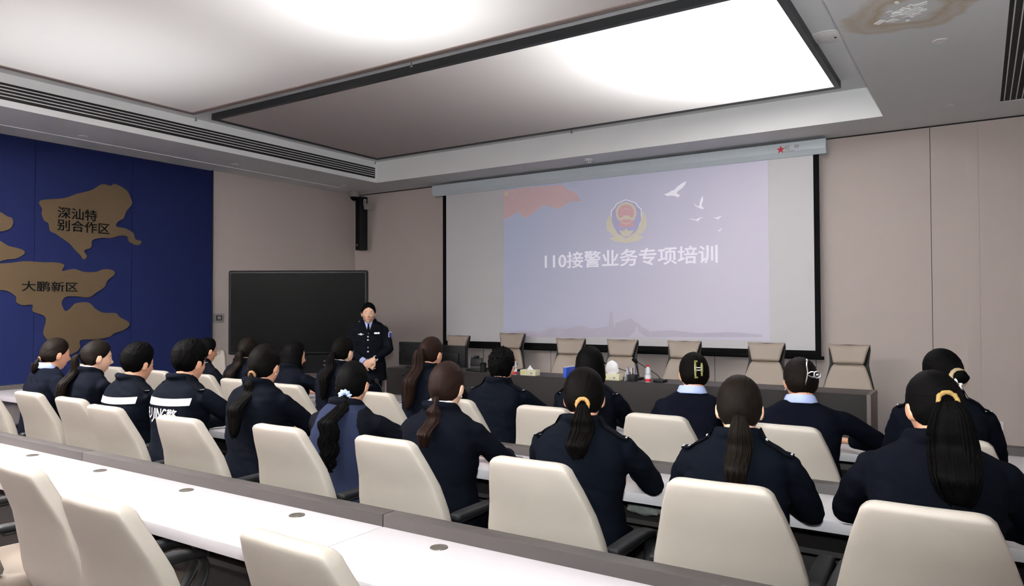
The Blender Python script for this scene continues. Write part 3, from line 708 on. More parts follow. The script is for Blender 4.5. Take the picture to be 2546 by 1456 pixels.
# ------------------------------------------------------------------ presenters' table and what stands on it
t = empty('presenters_table', (-3.9, 7.45, 0)); tag(t, 'long dark brown presenters table with closed front before the screen', 'table')
link('front_panel', MB().bx(-3.0, 3.0, 0, .03, .02, .75).mesh('front_panel', M_table, bevel=.003), t)
link('tabletop', MB().bx(-3.0, 3.0, .03, .55, .72, .745).mesh('tabletop', M_shelf, bevel=.003), t)
link('end_panel', MB().bx(3.0, 3.035, -.01, .50, .02, .755).mesh('end_panel', M_tableend, bevel=.003), t)
link('end_panel', MB().bx(-3.035, -3.0, -.01, .50, .02, .755).mesh('end_panel', M_tableend, bevel=.003), t)
TZ = .7465
def on_table(px, py, y): p = at_y(px, py, y); return p.x
def monitor(px0, px1, py0, y, label, tilt=0):
    a, b = at_y(px0, py0, y), at_y(px1, py0, y); w = (b.x-a.x)/2; zt = a.z
    t = empty('monitor', ((a.x+b.x)/2, y, TZ), R(tilt)); tag(t, label, 'monitor', 'monitors on the presenters table')
    h = zt-TZ; link('display_case', MB().bx(-w, w, -.02, .02, .03, h).mesh('c', M_black, bevel=.006), t)
    link('rear_bulge', MB().bx(-w*.6, w*.6, -.045, -.018, .08, h*.7).mesh('r', M_black, bevel=.01), t)
    link('stand', MB().bx(-.03, .03, -.05, -.02, 0, h*.5).bx(-.11, .11, -.09, .08, 0, .012).mesh('s', M_black, bevel=.004), t)
    link('port_label', MB().bx(-w*.97, -w*.9, -.022, -.0195, h*.62, h*.85).mesh('l', M_frame, smooth=0), t)
monitor(994, 1075, 849, 7.72, 'black monitor seen from behind, left one on the dark table')
monitor(1090, 1158, 857, 7.75, 'black monitor seen from behind, right one beside the document camera')
x = on_table(1180, 915, 7.66)
t = empty('document_camera', (x, 7.68, TZ)); tag(t, 'black document camera with raised screen standing on the dark table', 'document camera')
link('base', MB().bx(-.12, .12, -.05, .1, 0, .035).mesh('b', M_black, bevel=.006), t)
link('display', MB().box((0, .02, .12), (.18, .02, .11), 0, Matrix.Rotation(R(-12), 3, 'X')).mesh('d', M_black, bevel=.006), t)
link('foot', MB().bx(-.085, .085, 0, .05, .033, .055).mesh('f', M_frame, bevel=.004), t)
link('camera_head', MB().bx(-.03, .03, 0, .05, .17, .20).mesh('h', M_black, bevel=.008), t)
x = on_table(1203, 915, 7.66)
t = empty('cup', (x+.02, 7.62, TZ)); tag(t, 'black cup with lid right of the document camera', 'cup')
link('body', MB().lathe([(.0005, 0), (.035, 0), (.04, .10), (.0005, .10)], n=20).mesh('b', M_black), t)
link('lid', MB().lathe([(.042, .098), (.042, .115), (.03, .122), (.0005, .122)], n=20).mesh('l', M_blackmat), t)
M_tbox = mat('tissue_box_print', '#d8d3b4', .6, nscale=14, namt=.18); M_tissue = mat('tissue', '#f0eef2', .8, nscale=20, namt=.02)
M_yellow = mat('yellow_print', '#d9d04c', .6, nscale=30, namt=.05)
def tissue_box(px, y, label, puff):
    t = empty('tissue_box', (on_table(px, 935, y), y, TZ)); tag(t, label, 'tissue box', 'tissue boxes on the presenters table')
    link('carton', MB().bx(-.11, .11, -.055, .055, 0, .07).mesh('c', M_tbox, bevel=.004), t)
    link('printed_flower', MB().lathe([(.0005, 0), (.016, 0), (.016, .001), (.0005, .001)], n=10).mesh('p', M_yellow), t, (-.06, -.0555, .035), (pi/2, 0, 0))
    link('printed_flower', MB().lathe([(.0005, 0), (.014, 0), (.014, .001), (.0005, .001)], n=10).mesh('p', M_grey), t, (.05, -.0555, .03), (pi/2, 0, 0))
    random.seed(7+int(px)); mb = MB(); rings = []
    nn = 18; H = .16 if puff else .055; Wd = .085 if puff else .05
    for k in range(9):
        u = k/8; r = Wd*(sin(pi*min(1, .18+.82*u))**.7 if puff else (1-u)*.9+.05)
        rings.append([Vector((r*cos(a)*(1+.22*noise.noise((cos(a)*2, sin(a)*2, u*3))), .5*r*sin(a)*(1+.3*noise.noise((sin(a)*2.5, cos(a)*2, u*3+5))), .068+H*u)) for a in [2*pi*j/nn for j in range(nn)]])
    link('tissue', mb.loft(rings).mesh('t', M_tissue, smooth=60), t)
tissue_box(1318, 7.56, 'printed tissue box with a small tip of tissue, left of the blue folder', False)
tissue_box(1522, 7.56, 'printed tissue box with a big bulge of tissue, beside the pen holder', True)
M_folder = mat('blue_folder', '#2d50b8', .5, nscale=20, namt=.05)
t = empty('file_folder', (on_table(1409, 930, 7.56), 7.56, TZ)); tag(t, 'bright blue file folder standing upright on the dark table', 'folder')
link('cover', MB().bx(-.02, .02, -.05, .18, 0, .12).mesh('c', M_folder, bevel=.003), t); link('pages', MB().bx(-.014, .014, -.045, .182, .004, .123).mesh('p', M_tissue, smooth=0), t)
t = empty('name_card', (on_table(1559, 940, 7.57), 7.57, TZ)); tag(t, 'white card standing left of the black pen holder', 'card')
link('card', MB().box((0, 0, .055), (.006, .09, .11), 0, Matrix.Rotation(R(12), 3, 'Y')).mesh('card', M_tissue, smooth=0), t)
t = empty('pen_holder', (on_table(1573, 945, 7.55), 7.55, TZ)); tag(t, 'square black pen holder with several pens', 'pen holder')
link('holder', MB().bx(-.045, .045, -.045, .045, 0, .075).mesh('h', M_black, bevel=.004), t)
M_pen = mat('blue_pen', '#2b3a86', .4, nscale=20, namt=.05)
for k, (dx, dy, ln, tx) in enumerate(((-.03, .0, .14, -10), (-.015, .02, .125, -6), (.005, -.02, .13, 3), (.02, .01, .17, 6), (-.035, -.02, .12, -14))):
    link('pen', MB().tube([(dx, dy, .02), (dx+sin(R(tx))*ln, dy, .02+ln)], .0045, 8).mesh('pen', [M_pen, M_tissue, M_blackmat][k % 3]), t)
M_bot = mat('bottle_plastic', '#c9cdd2', .2, nscale=20, namt=.03, spec=.7)
def bottle(px, y, label):
    t = empty('water_bottle', (on_table(px, 945, y), y, TZ)); tag(t, label, 'bottle', 'water bottles on the presenters table')
    link('bottle', MB().lathe([(.0005, 0), (.030, 0), (.033, .006), (.033, .06), (.031, .065), (.033, .07), (.033, .12), (.026, .155), (.014, .172), (.014, .178), (.0005, .178)], n=24).mesh('b', M_bot), t)
    link('cap', MB().lathe([(.016, .174), (.0165, .194), (.0005, .196)], n=20).mesh('c', M_red), t)
    lb = link('paper_wrap', MB().lathe([(.0336, .04), (.0336, .085)], n=24).mesh('l', M_tissue), t); link('red_band', MB().lathe([(.0337, .012), (.0337, .042)], n=24).mesh('r', M_red), lb)
bottle(1611, 7.50, 'red capped water bottle before the third executive chair'); bottle(1279, 7.50, 'red capped water bottle beside the spiky updo')
def gooseneck(p0, p1, label, base=True, bend=.5):
    p0, p1 = Vector(p0), Vector(p1); t = empty('gooseneck_microphone', p0); tag(t, label, 'microphone', 'gooseneck microphones')
    d = p1-p0; path = catmull([(0, 0, .015), (d.x*.08, d.y*.1, d.z*.3), d*bend+Vector((-.03*0, 0, d.z*.14)), d], 8, False)
    link('stem', MB().tube(path, .0045, 8).mesh('s', M_black), t)
    if base: link('base', MB().bx(-.06, .06, -.07, .07, .0003, .028).mesh('b', M_black, bevel=.01), t)
    e = (path[-1]-path[-4]).normalized()
    link('foam_head', MB().tube([path[-1]-e*.005, path[-1]+e*.015, path[-1]+e*.045], [.012, .02, .017], 14, round_ends=True).mesh('h', M_blackmat), t)
def T(px, py, y): p = at_y(px, py, y); return p
gooseneck((T(1642, 950, 7.62).x, 7.62, TZ), T(1583, 899, 7.55), 'gooseneck microphone beside the red capped bottle')
gooseneck((T(1560, 950, 7.75).x+.12, 7.75, TZ), T(1502, 902, 7.62), 'gooseneck microphone above the bulging tissue box')
gooseneck((T(1255, 945, 7.72).x, 7.72, TZ), T(1279, 907, 7.62), 'gooseneck microphone beside the spiky updo')
gooseneck((at_z(990, 1000, .75).x-.05, 4.675, .7515), at_z(990, 1000, .75)+Vector((-.24, .0, .16)), 'gooseneck microphone with heavy base on the front row desk', bend=.55)
t = tag(link('microphone_plate', MB().lathe([(.0005, 0), (.085, 0), (.09, .006), (.07, .02), (.0005, .022)], n=28).mesh('p', M_pad), None, (-3.98, 4.66, .7515)), 'dark round plate lying on the front row desk by the microphone', 'microphone base')

# large display on a rolling stand, turned towards the room
ctr = (Vector((-8.551, 6.12, 0))+Vector((-6.97, 7.14, 0)))/2
t = empty('interactive_display', (ctr.x, ctr.y, 0), YAW); tag(t, 'large black display on a rolling stand in the left corner', 'display')
w = .945
link('bezel', MB().bx(-w, w, 0, .08, .95, 2.09).mesh('bezel', M_black, bevel=.03, segs=4), t)
link('glass', MB().bx(-w+.035, w-.035, -.003, .002, .985, 2.055).mesh('glass', M_screen, smooth=0), t)
link('lower_box', MB().bx(-.55, .75, .01, .09, .70, .95).mesh('lower_box', M_blackmat, bevel=.01), t)
for s in (-.38, .38): link('post', MB().bx(s-.04, s+.04, .03, .09, .06, 1.6).mesh('post', M_blackmat, smooth=0), t)
link('cross_shelf', MB().bx(-.42, .42, -.1, .12, .48, .51).mesh('cross_shelf', M_blackmat, smooth=0), t)
for s in (-.38, .38): link('foot', MB().bx(s-.04, s+.04, -.3, .35, .03, .09).mesh('foot', M_blackmat, bevel=.01), t)
for k in range(3): link('port', MB().bx(.35, .375, -.002, .012, .74+.055*k, .765+.055*k).mesh('port', M_frame, smooth=0), t)

# small things under the desks
M_mesh = mat('blue_mesh_cloth', '#3f6c97', .7, nscale=60, namt=.35); M_fur = mat('grey_fluff', '#6a6c68', .95, nscale=80, namt=.3)
def crumple(name, p, r, m, label, cat, seed, k=.5):
    mb = MB().ball((0, 0, 0), r, 18, 12)
    for v in mb.v: v *= 1+k*noise.noise(v*(3.2/max(r))+Vector((seed, 0, 0)))
    mn = min(v.z for v in mb.v)
    for v in mb.v: v.z -= mn
    return tag(link(name, mb.mesh(name, m, smooth=50), None, p), label, cat)
crumple('cloth_bag', (-.47, 4.72, .574), (.09, .07, .045), M_mesh, 'crumpled blue cloth bag on the shelf under front row desk', 'bag', 3)
crumple('fluffy_scarf', (-1.36, 3.27, .574), (.09, .05, .03), M_fur, 'grey fluffy bundle on the shelf under the middle row desk', 'scarf', 8)
crumple('tissue_scrap', (-1.5, 3.25, .574), (.025, .02, .018), M_tissue, 'small crumpled white scrap on the shelf under middle row desk', 'tissue', 5)
crumple('tissue_scrap', (-2.0, 3.26, .574), (.05, .04, .03), M_tissue, 'larger crumpled tissue under the desk beside the auburn ponytail woman', 'tissue', 6)
t = tag(link('red_pouch', MB().bx(-.06, .06, -.03, .03, 0, .11).mesh('red_pouch', M_red, bevel=.015), None, (.31, 4.70, .574)), 'red pouch on the shelf under front row desk at right edge', 'pouch')
# ------------------------------------------------------------------ people
from mathutils.bvhtree import BVHTree
def sstep(a, b, x):
    t = max(0, min(1, (x-a)/(b-a))); return t*t*(3-2*t)
def remesh(mb, vox, smooth, name, m, factor=.5):
    me = mb.mesh('tmp', m, smooth=0, merge=False)
    o = bpy.data.objects.new('tmp', me); COL.objects.link(o)
    r = o.modifiers.new('r', 'REMESH'); r.mode = 'VOXEL'; r.voxel_size = vox; r.use_smooth_shade = True
    if smooth:
        s = o.modifiers.new('s', 'SMOOTH'); s.factor = factor; s.iterations = smooth
    dg = bpy.context.evaluated_depsgraph_get(); out = bpy.data.meshes.new_from_object(o.evaluated_get(dg)); out.name = name
    bpy.data.objects.remove(o); bpy.data.meshes.remove(me)
    out.materials.clear()
    for q in (m if isinstance(m, (list, tuple)) else [m]): out.materials.append(q)
    for p in out.polygons: p.use_smooth = True
    return out
def bvh_of(me): return BVHTree.FromPolygons([v.co for v in me.vertices], [p.vertices for p in me.polygons])
def skull(x, y, z):
    if z >= 0: X, Y, Z = .0735*x, .095*y, .115*z
    else:
        t = -z
        X = .0735*x*(1-.30*t*t); Z = .118*z
        Y = .093*y*(1-.06*t*t) if y > 0 else .095*y*(1-.55*t**1.3)
        Y += .012*t*t
    if y > .2: Y -= .006*sstep(.2, .6, y)*(1-abs(x))*(1 if z > -.6 else .3)
    return Vector((X, Y, Z))
def face(x, y, z):
    P = skull(x, y, z)
    if y > 0:
        X, Z = P.x, P.z; f = sstep(.15, .5, y); g = lambda cx, cz, sx, sz: exp(-((X-cx)/sx)**2-((Z-cz)/sz)**2)
        d = .026*g(0, -.028, .0105, .016)+.010*g(0, -.005, .008, .022)+.007*g(.012, -.034, .008, .008)+.007*g(-.012, -.034, .008, .008)
        d += .004*g(0, .03, .05, .012)-.008*(g(.031, .006, .016, .012)+g(-.031, .006, .016, .012))
        d += .006*g(0, -.066, .022, .009)-.003*g(0, -.0665, .02, .003)+.008*g(0, -.10, .018, .014)-.003*g(0, -.084, .02, .008)
        d += .005*(g(.042, -.025, .018, .02)+g(-.042, -.025, .018, .02))
        P.y += d*f
    return P
def grid(fn, nu, nv):
    vs = []; dirs = []
    for i in range(nv+1):
        a = -pi/2+pi*i/nv
        for j in range(nu):
            b = 2*pi*j/nu; d = Vector((cos(a)*cos(b), cos(a)*sin(b), sin(a))); dirs.append(d); vs.append(fn(d.x, d.y, d.z))
    fs = [(i*nu+j, i*nu+(j+1) % nu, (i+1)*nu+(j+1) % nu, (i+1)*nu+j) for i in range(nv) for j in range(nu)]
    return vs, fs, dirs
HL = {'pulled': [(-1, -.66), (-.6, -.62), (-.3, -.45), (-.05, -.14), (.12, -.10), (.35, .04), (.55, .24), (.8, .54), (1, .60)],
      'male': [(-1, -.60), (-.7, -.58), (-.35, -.44), (-.12, -.08), (.10, -.24), (.22, -.24), (.30, .02), (.5, .22), (.75, .44), (1, .48)],
      'bob': [(-1, -.98), (-.3, -.98), (.05, -.9), (.2, -.72), (.36, -.1), (.55, .36), (.8, .52), (1, .54)],
      'parted': [(-1, -.70), (-.6, -.66), (-.3, -.52), (-.05, -.16), (.12, -.10), (.3, .04), (.5, .24), (.7, .46), (.85, .64), (1, .70)],
      'short': [(-1, -.72), (-.4, -.6), (-.1, -.1), (.15, -.12), (.35, .05), (.5, .3), (.75, .55), (1, .58)]}
def hair_cap(style, T, thick, crown=.008, rough=0, seed=0, low=0):
    T = Vector(T).normalized(); A = T.orthogonal().normalized(); B = T.cross(A)
    line = HL['bob' if style == 'bob' else 'male' if style == 'male' else 'parted' if style == 'parted' else 'short' if style in ('short', 'updo2') else 'pulled']
    def fn(x, y, z):
        d = z-lin(line, y)-(.10*max(0, 1-abs(x)/.3)*sstep(.5, .8, y) if style == 'parted' else 0)
        P = skull(x, y, z)
        if style == 'bob' and z < .2:
            k = sstep(.2, -.4, z); P = P.lerp(Vector((.082*x/max(.35, sqrt(1-z*z)), .1*y/max(.35, sqrt(1-z*z)), .125*z)), k if y < .5 else 0)
        n = Vector((x, y, z*.9)).normalized()
        s = sstep(-.02, .16, d)
        th = thick*(.55+.45*sstep(.05, .5, d))+crown*sstep(.1, .9, z-.35*y)
        if style == 'pulled': th += .008*exp(-((x*T.x+y*T.y+z*T.z-1)/.12)**2)
        if style == 'male' and z < .15: th *= .55+.45*sstep(-.5, .15, z)
        if rough: th += rough*noise.noise(Vector((x, y, z))*9+Vector((seed, 0, 0)))*s
        if style != 'male': th += .0022*noise.noise(Vector((12*atan2((Vector((x, y, z)).dot(B)), Vector((x, y, z)).dot(A))/pi*2, 1.2*(1-Vector((x, y, z)).dot(T)), seed)))*s
        return P+n*(th*s-.014*(1-s))
    vs, fs, dirs = grid(fn, 72, 48)
    me = bpy.data.meshes.new('hair'); me.from_pydata(vs, [], fs)
    uv = me.uv_layers.new(name='UVMap')
    for p in me.polygons:
        us = []
        for li in p.loop_indices:
            d = dirs[me.loops[li].vertex_index]; us.append([atan2(d.dot(B), d.dot(A))/(2*pi), math.acos(max(-1, min(1, d.dot(T))))/pi])
        if max(u[0] for u in us)-min(u[0] for u in us) > .5:
            for u in us:
                if u[0] < 0: u[0] += 1
        for li, u in zip(p.loop_indices, us): uv.data[li].uv = u
    me.shade_smooth(); return me
def strands(core, n_w, name, m, seed, wave=0, wfreq=9, flat=.7, tipcut=.0, jitter=1.0, wr=(.0022, .0055)):
    # core: list of (point, radius); a lofted bundle with loose locks around it
    random.seed(seed); mb = MB(); pts = [Vector(p) for p, r in core]; rs = [r for p, r in core]
    fine = catmull(pts, 7, False); nf = len(fine); rf = [lin(list(enumerate(rs)), i*(len(rs)-1)/(nf-1)) for i in range(nf)]
    nn = 40; rings = []
    for i, (p, r) in enumerate(zip(fine, rf)):
        u = i/(nf-1); w = wave*sin(wfreq*u*2*pi/2.2)*u
        r *= .93; rings.append([p+Vector((r*cos(a)*(1+.16*noise.noise((5*cos(a), 5*sin(a), u*1.3+seed)))+w, flat*r*sin(a)*(1+.16*noise.noise((5*sin(a), 5*cos(a), u*1.3+seed+9))), 0)) for a in [2*pi*j/nn for j in range(nn)]])
    mb.loft(rings); k0 = len(mb.v)
    meta = [(j/nn, i/(nf-1)) for i in range(nf) for j in range(nn)]
    for k in range(int(n_w*(2.4 if n_w > 8 else 1))):
        a = random.uniform(0, 2*pi); q = random.uniform(.55, 1.02)*jitter; end = random.uniform(.70, 1.03)+tipcut*random.uniform(-.1, .1); ph = random.uniform(0, 6); r0 = random.uniform(*wr); P = []; RR = []
        nt = max(4, int(nf*min(1, end)))
        for i in range(0, nt, 2):
            u = i/(nf-1); r = rf[i]; w = (wave*1.2*sin(wfreq*u*2*pi/2.2+.5*ph)+.004*sin(7*u+ph))*u
            P.append(fine[i]+Vector((r*q*cos(a)+w, flat*r*q*sin(a)+w*.4, -.012*u*random.uniform(0, 1)))); RR.append(r0*(1 if u < end*.75 else max(.25, (end-u)/(end*.25)))*(.6+.4*sstep(0, .15, u)))
        if len(P) < 3: continue
        mb.tube(P, RR, 6); meta += [(k*.37 % 1+j*.02, i/len(P)) for i in range(len(P)) for j in range(6)]
    me = bpy.data.meshes.new(name); me.from_pydata(mb.v, [], mb.f); uv = me.uv_layers.new(name='UVMap')
    for p in me.polygons:
        us = [list(meta[me.loops[li].vertex_index]) for li in p.loop_indices]
        if max(u[0] for u in us)-min(u[0] for u in us) > .5:
            for u in us:
                if u[0] < .5: u[0] += 1
        for li, u in zip(p.loop_indices, us): uv.data[li].uv = u
    me.materials.append(m); me.shade_smooth(); return me
def ik(S, Wt, pole, l1, l2):
    S, Wt = Vector(S), Vector(Wt); d = Wt-S; L = min(d.length, (l1+l2)*.985); dn = d.normalized(); Wt = S+dn*L
    a = (l1*l1-l2*l2+L*L)/(2*L); h = sqrt(max(0, l1*l1-a*a)); p = Vector(pole); p = (p-dn*p.dot(dn)).normalized()
    return S+dn*a+p*h, Wt
def hand(mb, Wr, d, up, side, curl=.35, spread=1.0, s=1.0):
    # Wr wrist, d pointing direction, up = back of hand; side = +1 when the thumb lies towards cross(d, up)
    d = Vector(d).normalized(); up = Vector(up); up = (up-d*up.dot(d)).normalized(); lat = d.cross(up)*side
    rot = Matrix((lat, d, up)).transposed()
    mb.tube([Wr-d*.03, Wr+d*.02], [(.026*s, .019*s), (.030*s, .016*s)], 14, ref=lat)
    mb.ball(Wr+d*.045*s, (.041*s, .052*s, .0165*s), 18, 12, rot=rot)
    for k, (o, ln) in enumerate(((.028, .068), (.0095, .077), (-.0095, .071), (-.027, .055))):
        p = Wr+(d*(.080-.004*abs(k-1))+lat*o)*s; pts = [p-d*.02*s, p]; dd = (d+lat*o*3*spread).normalized(); ang = curl*(.5+.15*k)
        for q in (.44, .32, .24):
            dd = (dd*cos(ang)-up*sin(ang)).normalized(); pts.append(pts[-1]+dd*ln*q*s); ang = curl
        mb.tube(pts, [.0095*s, .0095*s, .0088*s, .0082*s, .0072*s], 10, round_ends=True)
    p = Wr+d*.022*s+lat*.030*s
    q1 = p+(d*.6+lat*.75-up*.25).normalized()*.036*s; q2 = q1+(d*.9+lat*.25-up*.25).normalized()*.030*s; q3 = q2+(d*.95+lat*.0-up*.3).normalized()*.022*s
    mb.tube([p-lat*.012, p, q1, q2, q3], [.013*s, .013*s, .0108*s, .0095*s, .0078*s], 10, round_ends=True)

def person(cfg):
    g = cfg.get; x, y, zt = cfg['head']; ta, ha = R(g('ta', 0)), R(g('ha', 0)); pit = R(g('pit', 6)); s = g('s', 1.0); stand = g('stand', False)
    lean = g('lean', .15)-(0 if stand else .075)
    ct, st_ = cos(ta), sin(ta)
    # head sits at (0, lean) in the body's own frame
    ox, oy = x-(-st_*lean), y-(ct*lean)
    hcz = zt-.130*s
    hipz = .88 if stand else .565
    HR = (Matrix.Rotation(ha-ta, 4, 'Z') @ Matrix.Rotation(R(g('roll', 0)), 4, 'Y') @ Matrix.Rotation(-pit, 4, 'X'))
    HM = Matrix.Translation((0, lean, hcz)) @ HR @ Matrix.Scale(s, 4)
    zsh = zt-.272*s; ysh = lean-.045-.02
    w = g('w', 1.0)*s
    body = MB()
    vs, fs, _ = grid(face, 84, 60); body.add([HM @ v for v in vs], fs)
    for sd in (-1, 1):
        er = Matrix.Rotation(sd*R(-24), 3, 'Z') @ Matrix.Rotation(R(-12), 3, 'X')
        ear = MB().ball((0, 0, 0), (.0095, .019, .032), 14, 10, rot=er)
        ear.ball((sd*.004, -.012, .004), (.006, .007, .026), 10, 8, rot=er)
        body.add([HM @ (v+Vector((sd*.079, -.010, -.008))) for v in ear.v], ear.f)
    nk0 = HM @ Vector((0, -.022, -.055)); nk1 = Vector((0, ysh+.0, zsh-.01))
    body.tube([nk0, nk0.lerp(nk1, .5), nk1], [.056*s, .054*s, .066*s], 20)
    spine = lambda z: ysh*(max(0, min(1, (z-hipz)/(zsh-hipz))))**g('hunch', .8)
    def torso(mb, k, zlo, ztop_scale=1.0, flare=0):
        sec = [(zlo, .198+flare, .142), (hipz+.06, .196, .14), (hipz+.6*(.32), .176, .125), (zsh-.20, .186, .128), (zsh-.09, .192, .122), (zsh-.03, .186, .105), (zsh+.012, .155, .085), (zsh+.038, .105, .072), (zsh+.06, .070, .062)]
        if stand: sec = [(zlo, .205, .145), (hipz-.02, .195, .138), (hipz+.14, .172, .118), (hipz+.30, .186, .125), (zsh-.09, .194, .122), (zsh-.03, .188, .105), (zsh+.012, .155, .085), (zsh+.038, .105, .072), (zsh+.06, .070, .062)]
        rings = []
        for z, a, b in sec:
            rings.append(rring(a*w*k, b*s*k, 0, spine(z), z-(.022 if k < .85 else 0), 32, 2.5))
        mb.loft(rings)
    torso(body, .80, hipz-.03)
    jac = MB(); torso(jac, g('bulk', 1.0), g('hem', hipz-.06), flare=g('flare', 0))
    arms = {}
    for sd, nm in ((-1, 'L'), (1, 'R')):
        S = Vector((sd*.178*w, ysh+.0, zsh-.028)); a = g('arm'+nm, g('arms', {}))
        Wt = a.get('w', (.09, .50, .80)); Wt = Vector((sd*Wt[0], Wt[1]-(0 if stand else .075), Wt[2])); pole = a.get('p', (1, -.3, -.5)); pole = Vector((sd*pole[0], pole[1], pole[2]))
        Eb, Wr = ik(S, Wt, pole, .285*s, .255*s); arms[nm] = (S, Eb, Wr)
        if not stand: Eb.z = max(Eb.z, .808); Wr.z = max(Wr.z, .806)
        body.tube([S+Vector((-sd*.05, 0, -.02)), S.lerp(Eb, .12)+Vector((-sd*.012, 0, -.012)), S.lerp(Eb, .5), Eb, Eb.lerp(Wr, .4), Wr], [.03*s, .034*s, .036*s, .034*s, .034*s, .024*s], 14)
        hd = a.get('d'); hd = Vector((sd*hd[0], hd[1], hd[2])) if hd else (Wr-Eb)
        hup = a.get('u', (0, 0, 1)); hup = Vector((sd*hup[0], hup[1], hup[2]))
        sgn = 1 if Vector(hd).cross(hup).dot(Vector((-sd, 0, 0))) > 0 else -1
        sgn = a.get('t', sgn)
        hand(body, Wr+(Wr-Eb).normalized()*.012, hd, hup, sgn, a.get('c', .10), 1, s)
        # sleeve
        cuff = Eb.lerp(Wr, a.get('cuff', .97)); m1 = S.lerp(Eb, .5)+Vector((0, -.004, 0))
        jac.tube([S+Vector((-sd*.06, 0, .004)), S.lerp(Eb, .10)+Vector((-sd*.012, 0, -.004)), m1, S.lerp(Eb, .88), Eb, Eb.lerp(Wr, .15), Eb.lerp(Wr, .6), cuff], [.040*s, (.056*s), .056*s, .052*s, .052*s, .052*s, .045*s, .041*s], 18)
    legs = MB()
    legs.ball((0, .02 if not stand else 0, hipz-.0), (.18*w, .135*s, .12 if stand else .095), 20, 12)
    for sd in (-1, 1):
        if stand: K = Vector((sd*.09, .02, .48)); F = Vector((sd*.09, -.01, .09)); Hj = Vector((sd*.085, 0, hipz-.04)); T = F+Vector((sd*.02, .16, -.05))
        else: Hj = Vector((sd*.085, .03, hipz-.0)); K = Vector((sd*.115, .33*s, .53)); F = Vector((sd*.11, .31*s, .09)); T = F+Vector((sd*.01, .15, -.05))
        body.tube([Hj, Hj.lerp(K, .5), K, K.lerp(F, .35), F], [.072*s, .062*s, .05*s, .048*s, .034*s], 14)
        body.tube([F, F+Vector((0, .03, -.035)), T], [.034*s, .036*s, .026*s], 12)
        legs.tube([Hj, Hj.lerp(K, .5), K, K.lerp(F, .4), F+Vector((0, 0, -.02))], [.088*s, .076*s, .064*s, .06*s, .054*s], 16)
    vox = g('vox', .0062)
    bme = remesh(body, vox, 2, 'person', M_skin_pale if g('pale') else M_skin, .45)
    root = link('person', bme, None, (ox, oy, 0), (0, 0, ta)); tag(root, cfg['label'], 'person')
    # jacket collar ring is one with the jacket
    cz = zsh+.052*s; ring = []
    for k in range(28):
        a = 2*pi*k/28; ring.append(Vector((.074*s*cos(a), ysh+.008+.072*s*sin(a), cz+.012*s+.012*s*(-sin(a))-(.10 if stand else .03)*max(0, sin(a)))))
    if g('collar', True): jac.tube(ring, [(.010, .026)]*28, 10, ref=None, closed=True) if False else jac.tube(ring, [.021*s]*28, 10, closed=True)
    jme = remesh(jac, .0095, 7, 'jacket', cfg.get('mat', M_navy), .5)
    sd_ = g('seed', 1)
    arr = [(v.co.copy(), v.normal.copy()) for v in jme.vertices]
    for v, (co, no) in zip(jme.vertices, arr):
        q = Vector((co.x*7, co.y*7, co.z*15+4*co.x))+Vector((sd_*3.1, 0, 0))
        v.co = co+no*(.0068*noise.noise(q)+.004*noise.noise(q*2.3))
    jo = link(g('garment', 'jacket'), jme, root)
    jb = bvh_of(jme); bb = bvh_of(bme)
    tme = remesh(legs, .016, 2, 'trousers', M_trouser); link('trousers', tme, root)
    for sd in (-1, 1):
        F = Vector((sd*.09, -.01, .0)) if stand else Vector((sd*.11, .31*s, 0)); sh = MB()
        rings = []
        for yy, hw, h in ((-.065, .02, .05), (-.055, .032, .075), (0, .036, .085), (.06, .040, .07), (.13, .045, .05), (.175, .036, .04), (.195, .015, .025)):
            rings.append([F+Vector((hw*cos(a)*(1 if sin(a) > -.2 else 1.05), yy, max(.002, h*.5+h*.5*sin(a)))) for a in [2*pi*j/16 for j in range(16)]])
        link('shoe', sh.loft(rings).mesh('shoe', M_blackmat), root)
    # shirt collar
    if g('shirt'):
        sm = M_shirt if g('shirt') == 'blue' else M_shirtw; big = g('bigcollar', False)
        cmb = MB(); r0 = (.072 if big else .066)*s; z0 = zsh+(.062 if big else .066)*s; n = 36
        inner, outer = [], []
        rings = []
        for (rr, zz) in ((r0*.90, .018), (r0*.96, .022), (r0*1.03, .016), (r0*(1.22 if big else 1.12), -.016 if big else 0), (r0*(1.18 if big else 1.08), -.022 if big else -.004), (r0*.94, -.01)):
            rings.append([Vector((rr*cos(a), ysh+.004+rr*.96*sin(a), z0+zz*s+.010*(-sin(a))*s-.045*max(0, sin(a))*s)) for a in [2*pi*j/n for j in range(n)]])
        cmb.loft(rings, closed=True); link('shirt_collar', cmb.mesh('shirt_collar', sm, smooth=60), root)
    # hair
    H = cfg['hair']; hm = H.get('m', H_black); T = H.get('T', (0, -.95, .1))
    hme = hair_cap(H['st'], T, H.get('th', .013), H.get('crown', .007), H.get('rough', 0), sd_)
    hme.transform(HM); hme.materials.append(hm)
    ho = link('hair', hme, root)
    Tn = Vector(T).normalized(); tie = HM @ (skull(*Tn)+Tn*(H.get('th', .013)+.006))
    if 'pony' in H:
        L, rr = H['pony'], H.get('r', .03); sx = H.get('sx', 0)
        dn = (HR @ Tn.to_4d()).to_3d() if False else (HM.to_3x3() @ Tn).normalized()
        core = [(tie-dn*.012, rr*.40), (tie+dn*.018+Vector((0, 0, -.004)), rr*.46), (tie+dn*.036+Vector((sx*.15, 0, -.045)), rr*.92)]
        for u, q in ((.3, 1.18), (.5, 1.28), (.7, 1.2), (.86, .95), (.96, .62), (1.0, .28 if not H.get('blunt') else .45)):
            pz = tie.z-L*u; back = spine(pz)-.132*s-.02-H.get('off', 0) if pz < zsh+.02 else spine(zsh)-.105-H.get('off', 0)
            yy = min(tie.y+dn.y*.03-.005, back-.01*u if pz < zsh else tie.y+dn.y*.03)
            if H.get('hang'): yy = tie.y+dn.y*.035-.01*u
            core.append((Vector((tie.x+dn.x*.03+sx*u, yy, pz)), rr*q))
